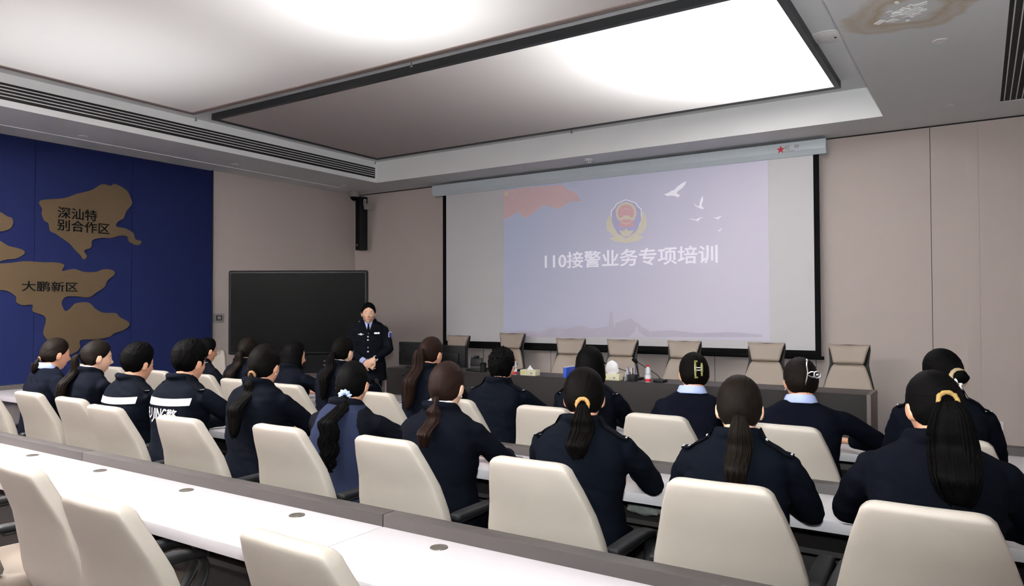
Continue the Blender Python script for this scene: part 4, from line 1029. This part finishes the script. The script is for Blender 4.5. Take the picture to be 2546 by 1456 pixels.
        link('ponytail', strands(core, H.get('n', 26), 'ponytail', hm, sd_+3, H.get('wave', 0), H.get('wf', 9), H.get('flat', .75), wr=H.get('wr', (.0022, .0055))), ho)
        if 'tie' in H:
            tr = rr*H.get('tf', .46)+.004; u1 = dn.orthogonal().normalized(); u2 = dn.cross(u1); mb = MB(); q = H.get('tr', .008); n = 30
            mb.tube([tie+dn*.012+(u1*cos(2*pi*k/n)+u2*sin(2*pi*k/n))*tr*(1+.12*noise.noise((k*.9, sd_, 0))) for k in range(n)], [q*(1+H.get('bump', .1)*(1 if k % 3 == 0 else -1 if k % 3 == 1 else 0)) for k in range(n)], 10, closed=True)
            link('hair_tie', mb.mesh('hair_tie', H['tie'], smooth=60), ho)
    if H.get('bun'):
        c = tie+(HM.to_3x3() @ Tn).normalized()*H['bun'][0]*.55; r = H['bun'][0]; mb = MB().ball((0, 0, 0), r, 28, 18)
        for v in mb.v: v *= 1+.18*noise.noise(v*38+Vector((sd_, 0, 0))); v.z *= .9
        mb.v = [c+v for v in mb.v]; me = bpy.data.meshes.new('bun'); me.from_pydata(mb.v, [], mb.f); uv = me.uv_layers.new(name='UVMap')
        for p in me.polygons:
            for li in p.loop_indices:
                v = mb.v[me.loops[li].vertex_index]-c; uv.data[li].uv = (v.z/r*.35, (atan2(v.y, v.x))/(2*pi))
        me.materials.append(hm); me.shade_smooth(); link('bun', me, ho)
    for lk in H.get('locks', []):
        link('loose_lock', strands([(HM @ Vector(p), r) for p, r in lk], 4, 'loose_lock', hm, sd_+7, wr=(.0015, .003)), ho)
    # shoulder boards
    if g('epau'):
        for sd in (-1, 1):
            pts = []
            for k in range(6):
                xx = sd*(.085+.108*k/5)*w; hit = jb.ray_cast(Vector((xx, ysh-.005, zsh+.3)), Vector((0, 0, -1)))
                pts.append((hit[0] if hit[0] else Vector((xx, ysh, zsh+.03)))+Vector((0, 0, .004)))
            pts[-1] += Vector((sd*.008, 0, .003)); em = MB()
            em.loft([[p+Vector((0, dy, dz)) for dy, dz in ((-.026, -.003), (.026, -.003), (.026, .004), (-.026, .004))] for p in pts])
            eo = link('epaulet', em.mesh('epaulet', M_epau, bevel=.002), jo)
            pm = MB()
            for j in (-1, 1): pm.box(pts[-1]+Vector((-sd*(.006+.010*(j+1)), 0, .006)), (.007, .03, .004))
            if g('epau') == 2:
                pm.ball(pts[1]+Vector((0, 0, .005)), .006, 8, 6)
            link('rank_pins', pm.mesh('rank_pins', M_silver, smooth=0), jo)
    def back(xx, zz, off=.004):
        h = jb.ray_cast(Vector((xx, -1.5, zz)), Vector((0, 1, 0))); return (h[0].y if h[0] else -.1)-off
    def front(b, xx, zz, off=.003, y0=1.5):
        h = b.ray_cast(Vector((xx, y0, zz)), Vector((0, -1, 0))); return (h[0].y if h[0] else .1)+off
    if g('police'):
        zc = zsh-.072; mb = MB(); n = 26; top, bot = [], []
        for k in range(n+1):
            xx = -.178*w+.352*w*k/n; zz = zc-.006*cos(xx*9)
            top.append(Vector((xx, back(xx, zz+.022), zz+.022))); bot.append(Vector((xx, back(xx, zz-.022), zz-.022)))
        vs = top+bot; mb.add(vs, [(k, k+1, n+2+k, n+1+k) for k in range(n)])
        link('reflective_band', mb.mesh('reflective_band', M_reflect, smooth=60), jo)
        me = text_mesh('back_lettering', 'FU JING', 1, M_reflect, bold=.02, depth=.0)
        me2 = bolden(text_mesh('back_lettering', '警', 1, M_reflect, depth=.0), .012)
        for m_, xa, xb in ((me, -.175, .050), (me2, .056, .132)):
            xs = [v.co.x for v in m_.vertices]; ys = [v.co.y for v in m_.vertices]; zt0 = zc-.132; mnx, mny, rgx, rgy = min(xs), min(ys), max(xs)-min(xs), max(ys)-min(ys)
            for v in m_.vertices:
                u = (v.co.x-mnx)/rgx; zz = zt0+(v.co.y-mny)/rgy*.088; xx = xa+(xb-xa)*u+.16*(zz-zt0)*.6
                v.co = Vector((xx, back(xx, zz, .006+v.co.z), zz))
            link('back_lettering', m_, jo)
    ctx = dict(root=root, jo=jo, ho=ho, jb=jb, bb=bb, HM=HM, HR=HR, zsh=zsh, ysh=ysh, arms=arms, tie=tie, back=back, front=front, s=s, Tn=Tn, w=w, spine=spine)
    if g('face'):
        HMi = HM.inverted()
        def fs_(xx, zz, off=0):
            o = HM @ Vector((xx, .3, zz)); d = (HM.to_3x3() @ Vector((0, -1, 0))).normalized(); h = bb.ray_cast(o, d)
            return (h[0] if h[0] else HM @ Vector((xx, .085, zz)))-d*off
        rot = HM.to_3x3().normalized()
        for sd in (-1, 1):
            c = fs_(sd*.031, .004, -.0022); e = link('eye', MB().ball(c, (.0140*s, .0042*s, .0052*s), 16, 10, rot=rot).mesh('eye', M_eyew), root)
            link('iris', MB().ball(c+rot @ Vector((0, .0028, .0)), (.0060*s, .0024*s, .0052*s), 12, 8, rot=rot).mesh('iris', M_iris), e)
            bpts = [fs_(sd*(.015+.031*k/4), .0235+.005*sin(pi*(k+1)/5.5), .0) for k in range(5)]
            link('eyebrow', MB().tube(bpts, [.001, .0018, .002, .0015, .0007], 6).mesh('eyebrow', M_iris), root)
        up = [fs_(-.021+.042*k/8, -.0655+.0022*sin(pi*k/8)+.0045*abs(k/4-1)**2*g('smile', .5), .0) for k in range(9)]
        lo = [fs_(-.019+.038*k/8, -.0715-.002*sin(pi*k/8)+.006*abs(k/4-1)**2*g('smile', .5), .0) for k in range(9)]
        l_ = link('mouth', MB().tube(up, [.001, .002, .003, .0034, .003, .0034, .003, .002, .001], 8).tube(lo, [.001, .0025, .0035, .004, .0042, .004, .0035, .0025, .001], 8).mesh('mouth', M_lip), root)
    if g('glasses'):
        HMr = HM; mb = MB(); gm = g('glasses')
        for sd in (-1, 1):
            mb.tube([HM @ Vector((sd*.033+.022*cos(2*pi*k/24), .107, -.002+.020*sin(2*pi*k/24))) for k in range(24)], .0013, 6, closed=True)
            mb.tube([HM @ Vector((sd*.055, .106, .004)), HM @ Vector((sd*.078, .085, .004)), HM @ Vector((sd*.083, .01, .004)), HM @ Vector((sd*.081, -.015, -.008))], .0013, 6)
        mb.tube([HM @ Vector((-.011, .108, 0)), HM @ Vector((0, .111, .003)), HM @ Vector((.011, .108, 0))], .0013, 6)
        link('glasses', mb.mesh('glasses', gm), root)
    if g('earring'):
        link('earring', MB().ball(HM @ Vector((g('earring')*.084, -.008, -.038)), .0035, 10, 8).mesh('earring', M_silver), root)
    if g('extra'): cfg['extra'](ctx)
    return root
M_tan = mat('tan_hair_tie', '#a3763f', .7, nscale=60, namt=.15); M_yel = mat('mustard_hair_tie', '#94773f', .8, nscale=80, namt=.2, bump=.4, bscale=300)
M_ltblue = mat('pale_blue_scrunchie', '#a9bad6', .7, nscale=60, namt=.1); M_brtie = mat('brown_hair_tie', '#7a5a3a', .7, nscale=60, namt=.1)
M_olive = mat('olive_clip', '#6b6728', .3, nscale=30, namt=.1, spec=.6); M_beige = mat('beige_knit_tie', '#a08c6e', .9, nscale=80, namt=.12, bump=.4, bscale=300)
def claw_olive(c):
    HM = c['HM']; t = Vector((0, -.125, .03)); mb = MB()
    mb.box(t+Vector((-.014, -.012, 0)), (.010, .02, .10)).box(t+Vector((-.010, -.012, .046)), (.018, .02, .010)).box(t+Vector((-.010, -.012, -.046)), (.018, .02, .010))
    mb.box(t+Vector((.022, -.012, 0)), (.009, .02, .075)).box(t+Vector((.022, -.016, .005)), (.013, .02, .045)).box(t+Vector((-.014, -.016, .005)), (.013, .02, .045))
    mb.v = [HM @ v for v in mb.v]; o = link('claw_clip', mb.mesh('claw_clip', M_olive, bevel=.002), c['ho'])
    sp_ = MB().tube([t+Vector((-.012, -.026, .008)), t+Vector((.02, -.026, .008))], .004, 8).tube([t+Vector((-.012, -.026, -.006)), t+Vector((.02, -.026, -.006))], .004, 8)
    sp_.v = [HM @ v for v in sp_.v]; link('spring', sp_.mesh('spring', M_chrome), o)
def claw_silver(c):
    HM = c['HM']; t = Vector((.0, -.13, .03)); mb = MB()
    mb.tube(catmull([t+Vector((.004, -.004, .075)), t+Vector((0, -.008, .05)), t+Vector((.002, -.010, .02)), t+Vector((0, -.010, 0)), t+Vector((-.006, -.006, -.03)), t+Vector((-.010, 0, -.05))], 4, False), .0042, 8)
    mb.ball(t+Vector((.004, -.004, .078)), (.006, .006, .011), 10, 8)
    mb.tube([t+Vector((0, -.010, .005)), t+Vector((.02, -.016, .016)), t+Vector((.036, -.018, .014))], .004, 8).tube([t+Vector((0, -.010, 0)), t+Vector((.018, -.016, -.010)), t+Vector((.036, -.018, -.012))], .004, 8)
    mb.tube([t+Vector((.048+.017*cos(2*pi*k/16), -.02, .001+.017*sin(2*pi*k/16))) for k in range(16)], .004, 8, closed=True).ball(t+Vector((.048, -.022, 0)), .009, 10, 8)
    mb.v = [HM @ v for v in mb.v]; link('claw_clip', mb.mesh('claw_clip', M_chrome), c['ho'])
def flower_tie(c):
    HM = c['HM']; tie = c['tie']; rt = HM.to_3x3().normalized(); mb = MB(); n = 30
    mb.tube([tie+rt @ Vector((.034*cos(2*pi*k/n), -.006, .036*sin(2*pi*k/n)-.004)) for k in range(n)], [.0115*(1+.12*(k % 2)) for k in range(n)], 10, closed=True)
    o = link('scrunchie', mb.mesh('scrunchie', M_beige, smooth=60), c['ho'])
    f = MB(); fc = tie+rt @ Vector((-.026, -.03, -.034))
    for k in range(5): f.ball(fc+rt @ Vector((.018*cos(2*pi*k/5+.3), 0, .018*sin(2*pi*k/5+.3))), (.0125, .006, .0125), 10, 8, rot=rt)
    fo = link('flower', f.mesh('flower', M_tissue), o); link('flower_centre', MB().ball(fc+rt @ Vector((0, -.005, 0)), (.007, .005, .007), 10, 8, rot=rt).mesh('fc', M_brtie), fo)
def vest(c):
    # sleeveless slate vest worn over the dark sleeves
    mb = MB(); zsh = c['zsh']; w = c['w']; rings = []
    for z, a, b in ((.515, .218, .160), (.57, .214, .154), (.69, .190, .137), (zsh-.20, .196, .139), (zsh-.09, .182, .135), (zsh-.03, .160, .118), (zsh+.018, .135, .098), (zsh+.046, .103, .083), (zsh+.062, .08, .072)):
        rings.append(rring(a*w, b*c['s'], 0, c['spine'](z), z, 32, 2.5))
    mb.loft(rings); v = link('vest', remesh(mb, .0095, 2, 'vest', M_vest), c['root'])
    b = bvh_of(v.data); h = b.ray_cast(Vector((.02, -1.5, .66)), Vector((0, 1, 0)))
    link('button', MB().ball(h[0], (.008, .004, .008), 12, 8).mesh('button', M_silver), v)
def piping(c):
    zsh, ysh = c['zsh'], c['ysh']
    for k, (r, dz) in enumerate(((.088, .028), (.104, .008))):
        pts = []
        for j in range(40):
            a = 2*pi*j/40; pts.append(Vector((r*cos(a), ysh+.004+r*.95*sin(a), zsh+dz+.035-.008*sin(a)-.05*max(0, sin(a)))))
        link('white_piping', MB().tube(pts, .003, 6, closed=True).mesh('white_piping', M_shirtw), c['jo'])
def updo_tufts(c):
    HM = c['HM']; random.seed(5)
    for k in range(26):
        a = random.uniform(-1.1, 1.1); e = random.uniform(.35, 1.35); d = Vector((sin(a)*cos(e)*.9, -cos(a)*cos(e), sin(e))).normalized(); P = skull(*d)+d*.014
        q = P+(d+Vector((random.uniform(-.7, .7), random.uniform(-.6, .1), .5))).normalized()*random.uniform(.018, .042)
        m_ = P.lerp(q, .5)+Vector((0, 0, .004))
        link('hair_tuft', strands([(HM @ P, .006), (HM @ m_, .005), (HM @ q, .0015)], 2, 'hair_tuft', H_black, k, wr=(.001, .002)), c['ho'])
D = dict
AR = D(w=(.10, .50, .802)); REST = D(w=(.07, .50, .802), d=(-.8, .6, 0))
WIDE = D(w=(.17, .49, .805), p=(.85, -.2, -.9), d=(-.75, .6, 0)); DOWN = D(w=(.17, .36, .72), p=(1, -.5, -.6))
people = [
 # middle row, left to right
 D(head=(-6.02, 2.78, 1.348), ta=-2, ha=-3, lean=.19, mat=M_navyk, garment='sweater', shirt='blue', bigcollar=True, collar=False, hair=D(st='pulled', T=(0, -.95, -.25), pony=.10, r=.030, n=16, m=H_brown, hang=True, tie=M_brtie, tr=.004),
   armR=D(w=(.16, .34, .83), p=(.8, -.6, -.5), d=(-.4, .8, .4), c=.5), armL=D(w=(.05, .36, .80)), face=True, smile=.3, seed=1, label='person in navy sweater with light blue collar and low bun, in profile at far left'),
 D(head=(-5.41, 2.78, 1.346), ta=-3, ha=-12, pale=True, shirt='white', hair=D(st='pulled', T=(0, -.93, .12), pony=.40, r=.034, n=26, wave=.010, m=H_brown), face=True, seed=2, arms=REST, label='person in dark blazer with long wavy ponytail, face in profile, second from left'),
 D(head=(-4.87, 2.78, 1.325), ta=1, ha=6, s=1.04, w=1.06, mat=M_navy2, hair=D(st='male', T=(0, -.5, .86), th=.017, crown=.020, rough=.006), police=True, epau=1, face=True, arms=D(w=(.07, .50, .802), d=(-.8, .6, 0), p=(.5, -.5, -.7)), seed=3, label='person with short hair in navy jacket with reflective band, nearer the navy wall'),
 D(head=(-4.29, 2.79, 1.358), ta=1, ha=10, s=1.06, w=1.08, mat=M_navy2, hair=D(st='male', T=(0, -.5, .86), th=.018, crown=.022, rough=.006), police=True, epau=1, face=True, arms=D(w=(.16, .50, .802), p=(1, -.2, -.35), d=(-.6, .8, 0)), armL=D(w=(.08, .5, .80), p=(.4, -.5, -.7)), seed=4, label='person with short hair and reflective band jacket, nearer the woman with hand on desk'),
 D(head=(-3.55, 2.79, 1.357), ta=8, ha=14, hair=D(st='pulled', T=(0, -.93, -.32), off=.015, th=.018, pony=.34, r=.034, n=30, wave=.004, m=H_soft, tie=M_brtie, wf=4), arms=D(w=(.09, .50, .805), d=(-.85, .5, 0), c=.45), earring=1, seed=5, label='person in dark blazer with low long ponytail and brown tie, hand resting on desk'),
 D(head=(-2.83, 2.79, 1.288), ta=10, ha=24, mat=M_blk, garment='sweater', hair=D(st='pulled', T=(0, -.92, -.36), off=.022, pony=.36, r=.042, n=44, wave=.014, wf=14, tie=M_ltblue, tr=.012, bump=.35), glasses=M_chrome, extra=vest, arms=D(w=(.14, .48, .802), p=(1, -.2, -.3), d=(-.6, .8, 0)), seed=6, label='person in slate vest with pale blue scrunchie and long curly ponytail'),
 D(head=(-2.19, 2.79, 1.310), ta=10, ha=12, pale=True, shirt='white', hair=D(st='pulled', T=(0, -.95, -.30), pony=.21, r=.032, n=24, m=H_auburn, blunt=True), glasses=M_iris, earring=1, armL=REST, armR=WIDE, seed=7, label='person in dark blazer with short auburn ponytail, glasses and white collar'),
 D(head=(-1.44, 2.79, 1.308), ta=14, ha=24, pit=10, mat=M_navy2, epau=1, hair=D(st='pulled', T=(0, -.96, -.18), th=.018, pony=.20, r=.042, n=34, m=H_soft, blunt=True, tie=M_tan, tr=.0085), armL=REST, armR=WIDE, seed=8, label='person with tan scrunchie and dark ponytail in navy jacket with shoulder boards'),
 D(head=(-.78, 2.80, 1.308), ta=6, ha=15, pit=8, pale=True, mat=M_navy2, epau=2, hair=D(st='pulled', T=(0, -.97, -.12), pony=.24, r=.036, n=34, m=H_brown, wr=(.002, .005)), arms=D(w=(.11, .42, .80), p=(.6, -.5, -.6), d=(-.6, .7, 0)), seed=9, label='person with brown ponytail and no hair tie in navy jacket with shoulder boards'),
 D(head=(-.135, 2.80, 1.355), ta=2, ha=22, pit=14, hair=D(st='pulled', T=(0, -.96, .10), pony=.29, r=.060, n=60, blunt=True, tie=M_yel, tr=.0075, tf=.40, sx=.02, flat=.65), arms=D(w=(.12, .43, .80), p=(1, -.35, -.5), d=(-.6, .7, 0)), seed=10, w=1.04, label='person with thick black ponytail in mustard scrunchie, nearest at right'),
 # front row, left to right
 D(head=(-6.34, 4.30, 1.287), ta=-2, ha=-5, mat=M_blk, hair=D(st='short', T=(0, -.8, .4), th=.014, rough=.004), glasses=M_iris, extra=piping, face=True, shirt='white', arms=D(w=(.08, .42, .80), p=(.5, -.5, -.6)), seed=11, label='person in black jacket with white piped collar and glasses, before the wall beside the display'),
 D(head=(-5.69, 4.28, 1.308), ta=8, ha=25, hair=D(st='pulled', T=(0, -.93, .0), pony=.38, r=.040, n=30, m=H_brown, sx=-.05), arms=AR, seed=12, label='person in dark blazer with long brown ponytail before lower left corner of display'),
 D(head=(-5.03, 4.26, 1.282), ta=2, ha=-14, hair=D(st='bob', T=(0, -.3, .95), th=.016), face=True, arms=D(w=(.15, .48, .802), p=(1, -.2, -.3)), seed=13, label='person in dark blazer with bobbed black hair before the display'),
 D(head=(-4.38, 4.21, 1.338), ta=4, ha=6, pale=True, shirt='white', hair=D(st='pulled', T=(0, -.95, -.02), pony=.36, r=.034, n=28, m=H_soft), arms=D(w=(.10, .52, .805), d=(.1, 1, .25), c=.3), earring=1, seed=14, label='person in dark blazer with long black ponytail, seated before the standing presenter'),
 D(head=(-3.42, 4.17, 1.358), ta=4, ha=2, epau=1, mat=M_navy2, hair=D(st='pulled', T=(0, -.93, .22), pony=.42, r=.042, n=34, m=H_auburn, sx=-.04), arms=AR, seed=15, label='person with long high reddish brown ponytail, beside the two monitors'),
 D(head=(-2.79, 4.17, 1.285), ta=8, ha=14, epau=1, mat=M_navy2, hair=D(st='short', T=(0, -.7, .7), th=.018, rough=.007, crown=.016), extra=updo_tufts, arms=D(w=(.16, .50, .802)), glasses=M_iris, seed=16, label='person with short messy upswept black hair in jacket with shoulder boards'),
 D(head=(-2.11, 4.17, 1.314), ta=10, ha=22, epau=1, mat=M_navy2, hair=D(st='bob', T=(0, -.2, .97), th=.020, m=H_black), arms=REST, seed=17, label='person with smooth black bob, mostly hidden behind the tan scrunchie'),
 D(head=(-1.426, 4.17, 1.302), ta=8, ha=28, mat=M_navyk, garment='sweater', shirt='blue', bigcollar=True, collar=False, hair=D(st='updo', T=(0, -.95, .25), th=.016, crown=.006, m=H_soft), extra=claw_olive, arms=AR, seed=18, label='person in navy sweater with olive claw clip and light blue collar'),
 D(head=(-.83, 4.17, 1.288), ta=10, ha=26, pit=10, mat=M_navyk, garment='sweater', shirt='blue', bigcollar=True, collar=False, hair=D(st='updo', T=(0, -.95, .25), th=.018, crown=.008, m=H_brown), extra=claw_silver, earring=-1, armL=REST, armR=D(w=(.26, .44, .805), p=(1, -.3, -.3), d=(-.75, .6, 0)), w=1.06, seed=19, label='person in navy sweater with silver claw clip and light blue collar'),
 D(head=(-.165, 4.17, 1.358), ta=4, ha=36, epau=1, mat=M_navy2, hair=D(st='pulled', T=(0, -.98, -.05), th=.015, bun=(.036,), m=H_black), extra=flower_tie, arms=D(w=(.10, .44, .80), p=(.6, -.5, -.6)), seed=20, label='person with flower scrunchie round a bun, at far right of front row'),
]
for c in people: person(c)

# the standing presenter in uniform, facing the audience
M_cuff = M_shirt
def uniform(c):
    jb, front, zsh, ysh, root, jo = c['jb'], c['front'], c['zsh'], c['ysh'], c['root'], c['jo']
    # shirt front and tie in the open collar
    sf = [(-.050, zsh+.050), (.050, zsh+.050), (.028, zsh-.02), (0, zsh-.105), (-.028, zsh-.02)]
    def sheet(poly, off, th): return [Vector((x, front(jb, x, z, off), z)) for x, z in poly]
    v = sheet(sf, .006, .004); mb = MB(); mb.add(v+[Vector((0, front(jb, 0, zsh-.0, .010), zsh-.0))], [(0, 1, 5), (1, 2, 5), (2, 3, 5), (3, 4, 5), (4, 0, 5)]); link('shirt_front', mb.mesh('shirt_front', M_shirt, smooth=0), jo)
    tq = [(-.013, zsh+.022), (.013, zsh+.022), (.009, zsh+.004), (.019, zsh-.06), (0, zsh-.1), (-.019, zsh-.06), (-.009, zsh+.004)]
    mb = MB().prism([Vector((x, front(jb, 0, zsh-.03, .018), z)) for x, z in tq], (0, .006, 0)); link('tie', mb.mesh('tie', M_epau, bevel=.002), jo)
    for sd in (-1, 1):
        lp = [(sd*.052, zsh+.05), (sd*.075, zsh+.012), (sd*.085, zsh-.045), (sd*.06, zsh-.05), (sd*.012, zsh-.125), (sd*.002, zsh-.125), (sd*.030, zsh-.02)]
        mb = MB().prism([Vector((x, front(jb, x, z, .009), z)) for x, z in lp], (0, .004, 0)); link('lapel', mb.mesh('lapel', M_blk, smooth=0), jo)
    for k, z in enumerate((zsh-.135, zsh-.175, zsh-.265, zsh-.315, zsh-.41)):
        p = Vector((.004, front(jb, .004, z, .003), z)); link('button', MB().ball(p, (.0115, .006, .0115) if k != 2 else (.007, .004, .007), 14, 8).mesh('button', M_silver), jo)
    z = zsh-.105; bd = [(-.130, z), (-.105, z+.008), (-.088, z+.014), (-.072, z+.008), (-.046, z), (-.072, z-.007), (-.088, z-.012), (-.105, z-.007)]
    mb = MB().prism([Vector((-x, front(jb, -x, zz, .004), zz)) for x, zz in [(-a, b) for a, b in bd]], (0, .004, 0)); mb.v = [Vector((v.x, v.y, v.z)) for v in mb.v]
    link('wing_badge', MB().prism([Vector((-x, front(jb, -x, zz, .005), zz)) for x, zz in bd], (0, .004, 0)).mesh('wing_badge', M_silver, smooth=0), jo)
    nt = MB()
    for k in range(3):
        xx = -.080-.022*k; nt.box((xx, front(jb, xx, z+.012, .004), z+.012), (.016, .004, .017))
    link('service_badge', nt.mesh('service_badge', M_silver, smooth=0), jo)
    S, Eb, Wr = c['arms']['L']; o = Vector((-1, .75, 0)).normalized(); tg = Vector((-o.y, o.x, 0)); q = S.lerp(Eb, .38)
    h = jb.ray_cast(q+o*.4, -o); q = h[0] if h[0] else q+o*.06
    sh = [(0, .05), (.035, .04), (.035, -.01), (0, -.055), (-.035, -.01), (-.035, .04)]
    def sh3(k, off): return [q+tg*(a*k)+Vector((0, 0, b*k))+o*(off-.10*abs(a)) for a, b in sh]
    pb = link('arm_patch', MB().prism(sh3(1, .004), o*.004).mesh('arm_patch', M_shirtw, smooth=0), jo)
    link('arm_patch_field', MB().prism(sh3(.8, .008), o*.003).mesh('arm_patch_field', M_pen, smooth=0), jo)
    S, Eb, Wr = c['arms']['L']; d = (Wr-Eb).normalized()
    link('watch_strap', MB().tube([Eb.lerp(Wr, .99)-d*.012, Eb.lerp(Wr, .99)+d*.014], .033, 18).mesh('watch_strap', M_tissue), root)
    n = (Vector((0, 1, .2))-d*d.dot(Vector((0, 1, .2)))).normalized(); p = Wr+n*.03
    link('watch_case', MB().ball(p, .021, 14, 10).mesh('watch_case', M_blackmat), root)
    S, Eb, Wr = c['arms']['R']; d = (Wr-Eb).normalized()
    link('shirt_cuff', MB().tube([Wr-d*.03, Wr+d*.022], [.040, .038], 18).mesh('shirt_cuff', M_shirt), root)
person(D(head=(-6.255, 6.43, 1.637), ta=-137, ha=-136, stand=True, lean=.03, pit=0, s=1.0, mat=M_blk, epau=2, shirt='blue', hem=.70, vox=.0048, smile=1.0, face=True, w=1.06, bulk=1.03,
    hair=D(st='parted', T=(0, .55, .83), th=.017, crown=.008, m=H_black), extra=uniform, seed=33, pale=True,
    armR=D(w=(.055, .20, .945), p=(1, -.55, -.1), d=(-.85, .25, -.45), u=(.2, .9, .2), c=.3, t=1), armL=D(w=(.085, .225, .975), p=(1, -.55, -.1), d=(-.8, .1, -.62), u=(.1, .95, .25), c=.3, t=-1),
    label='person standing in dark uniform with silver buttons, hands clasped, facing the audience'))
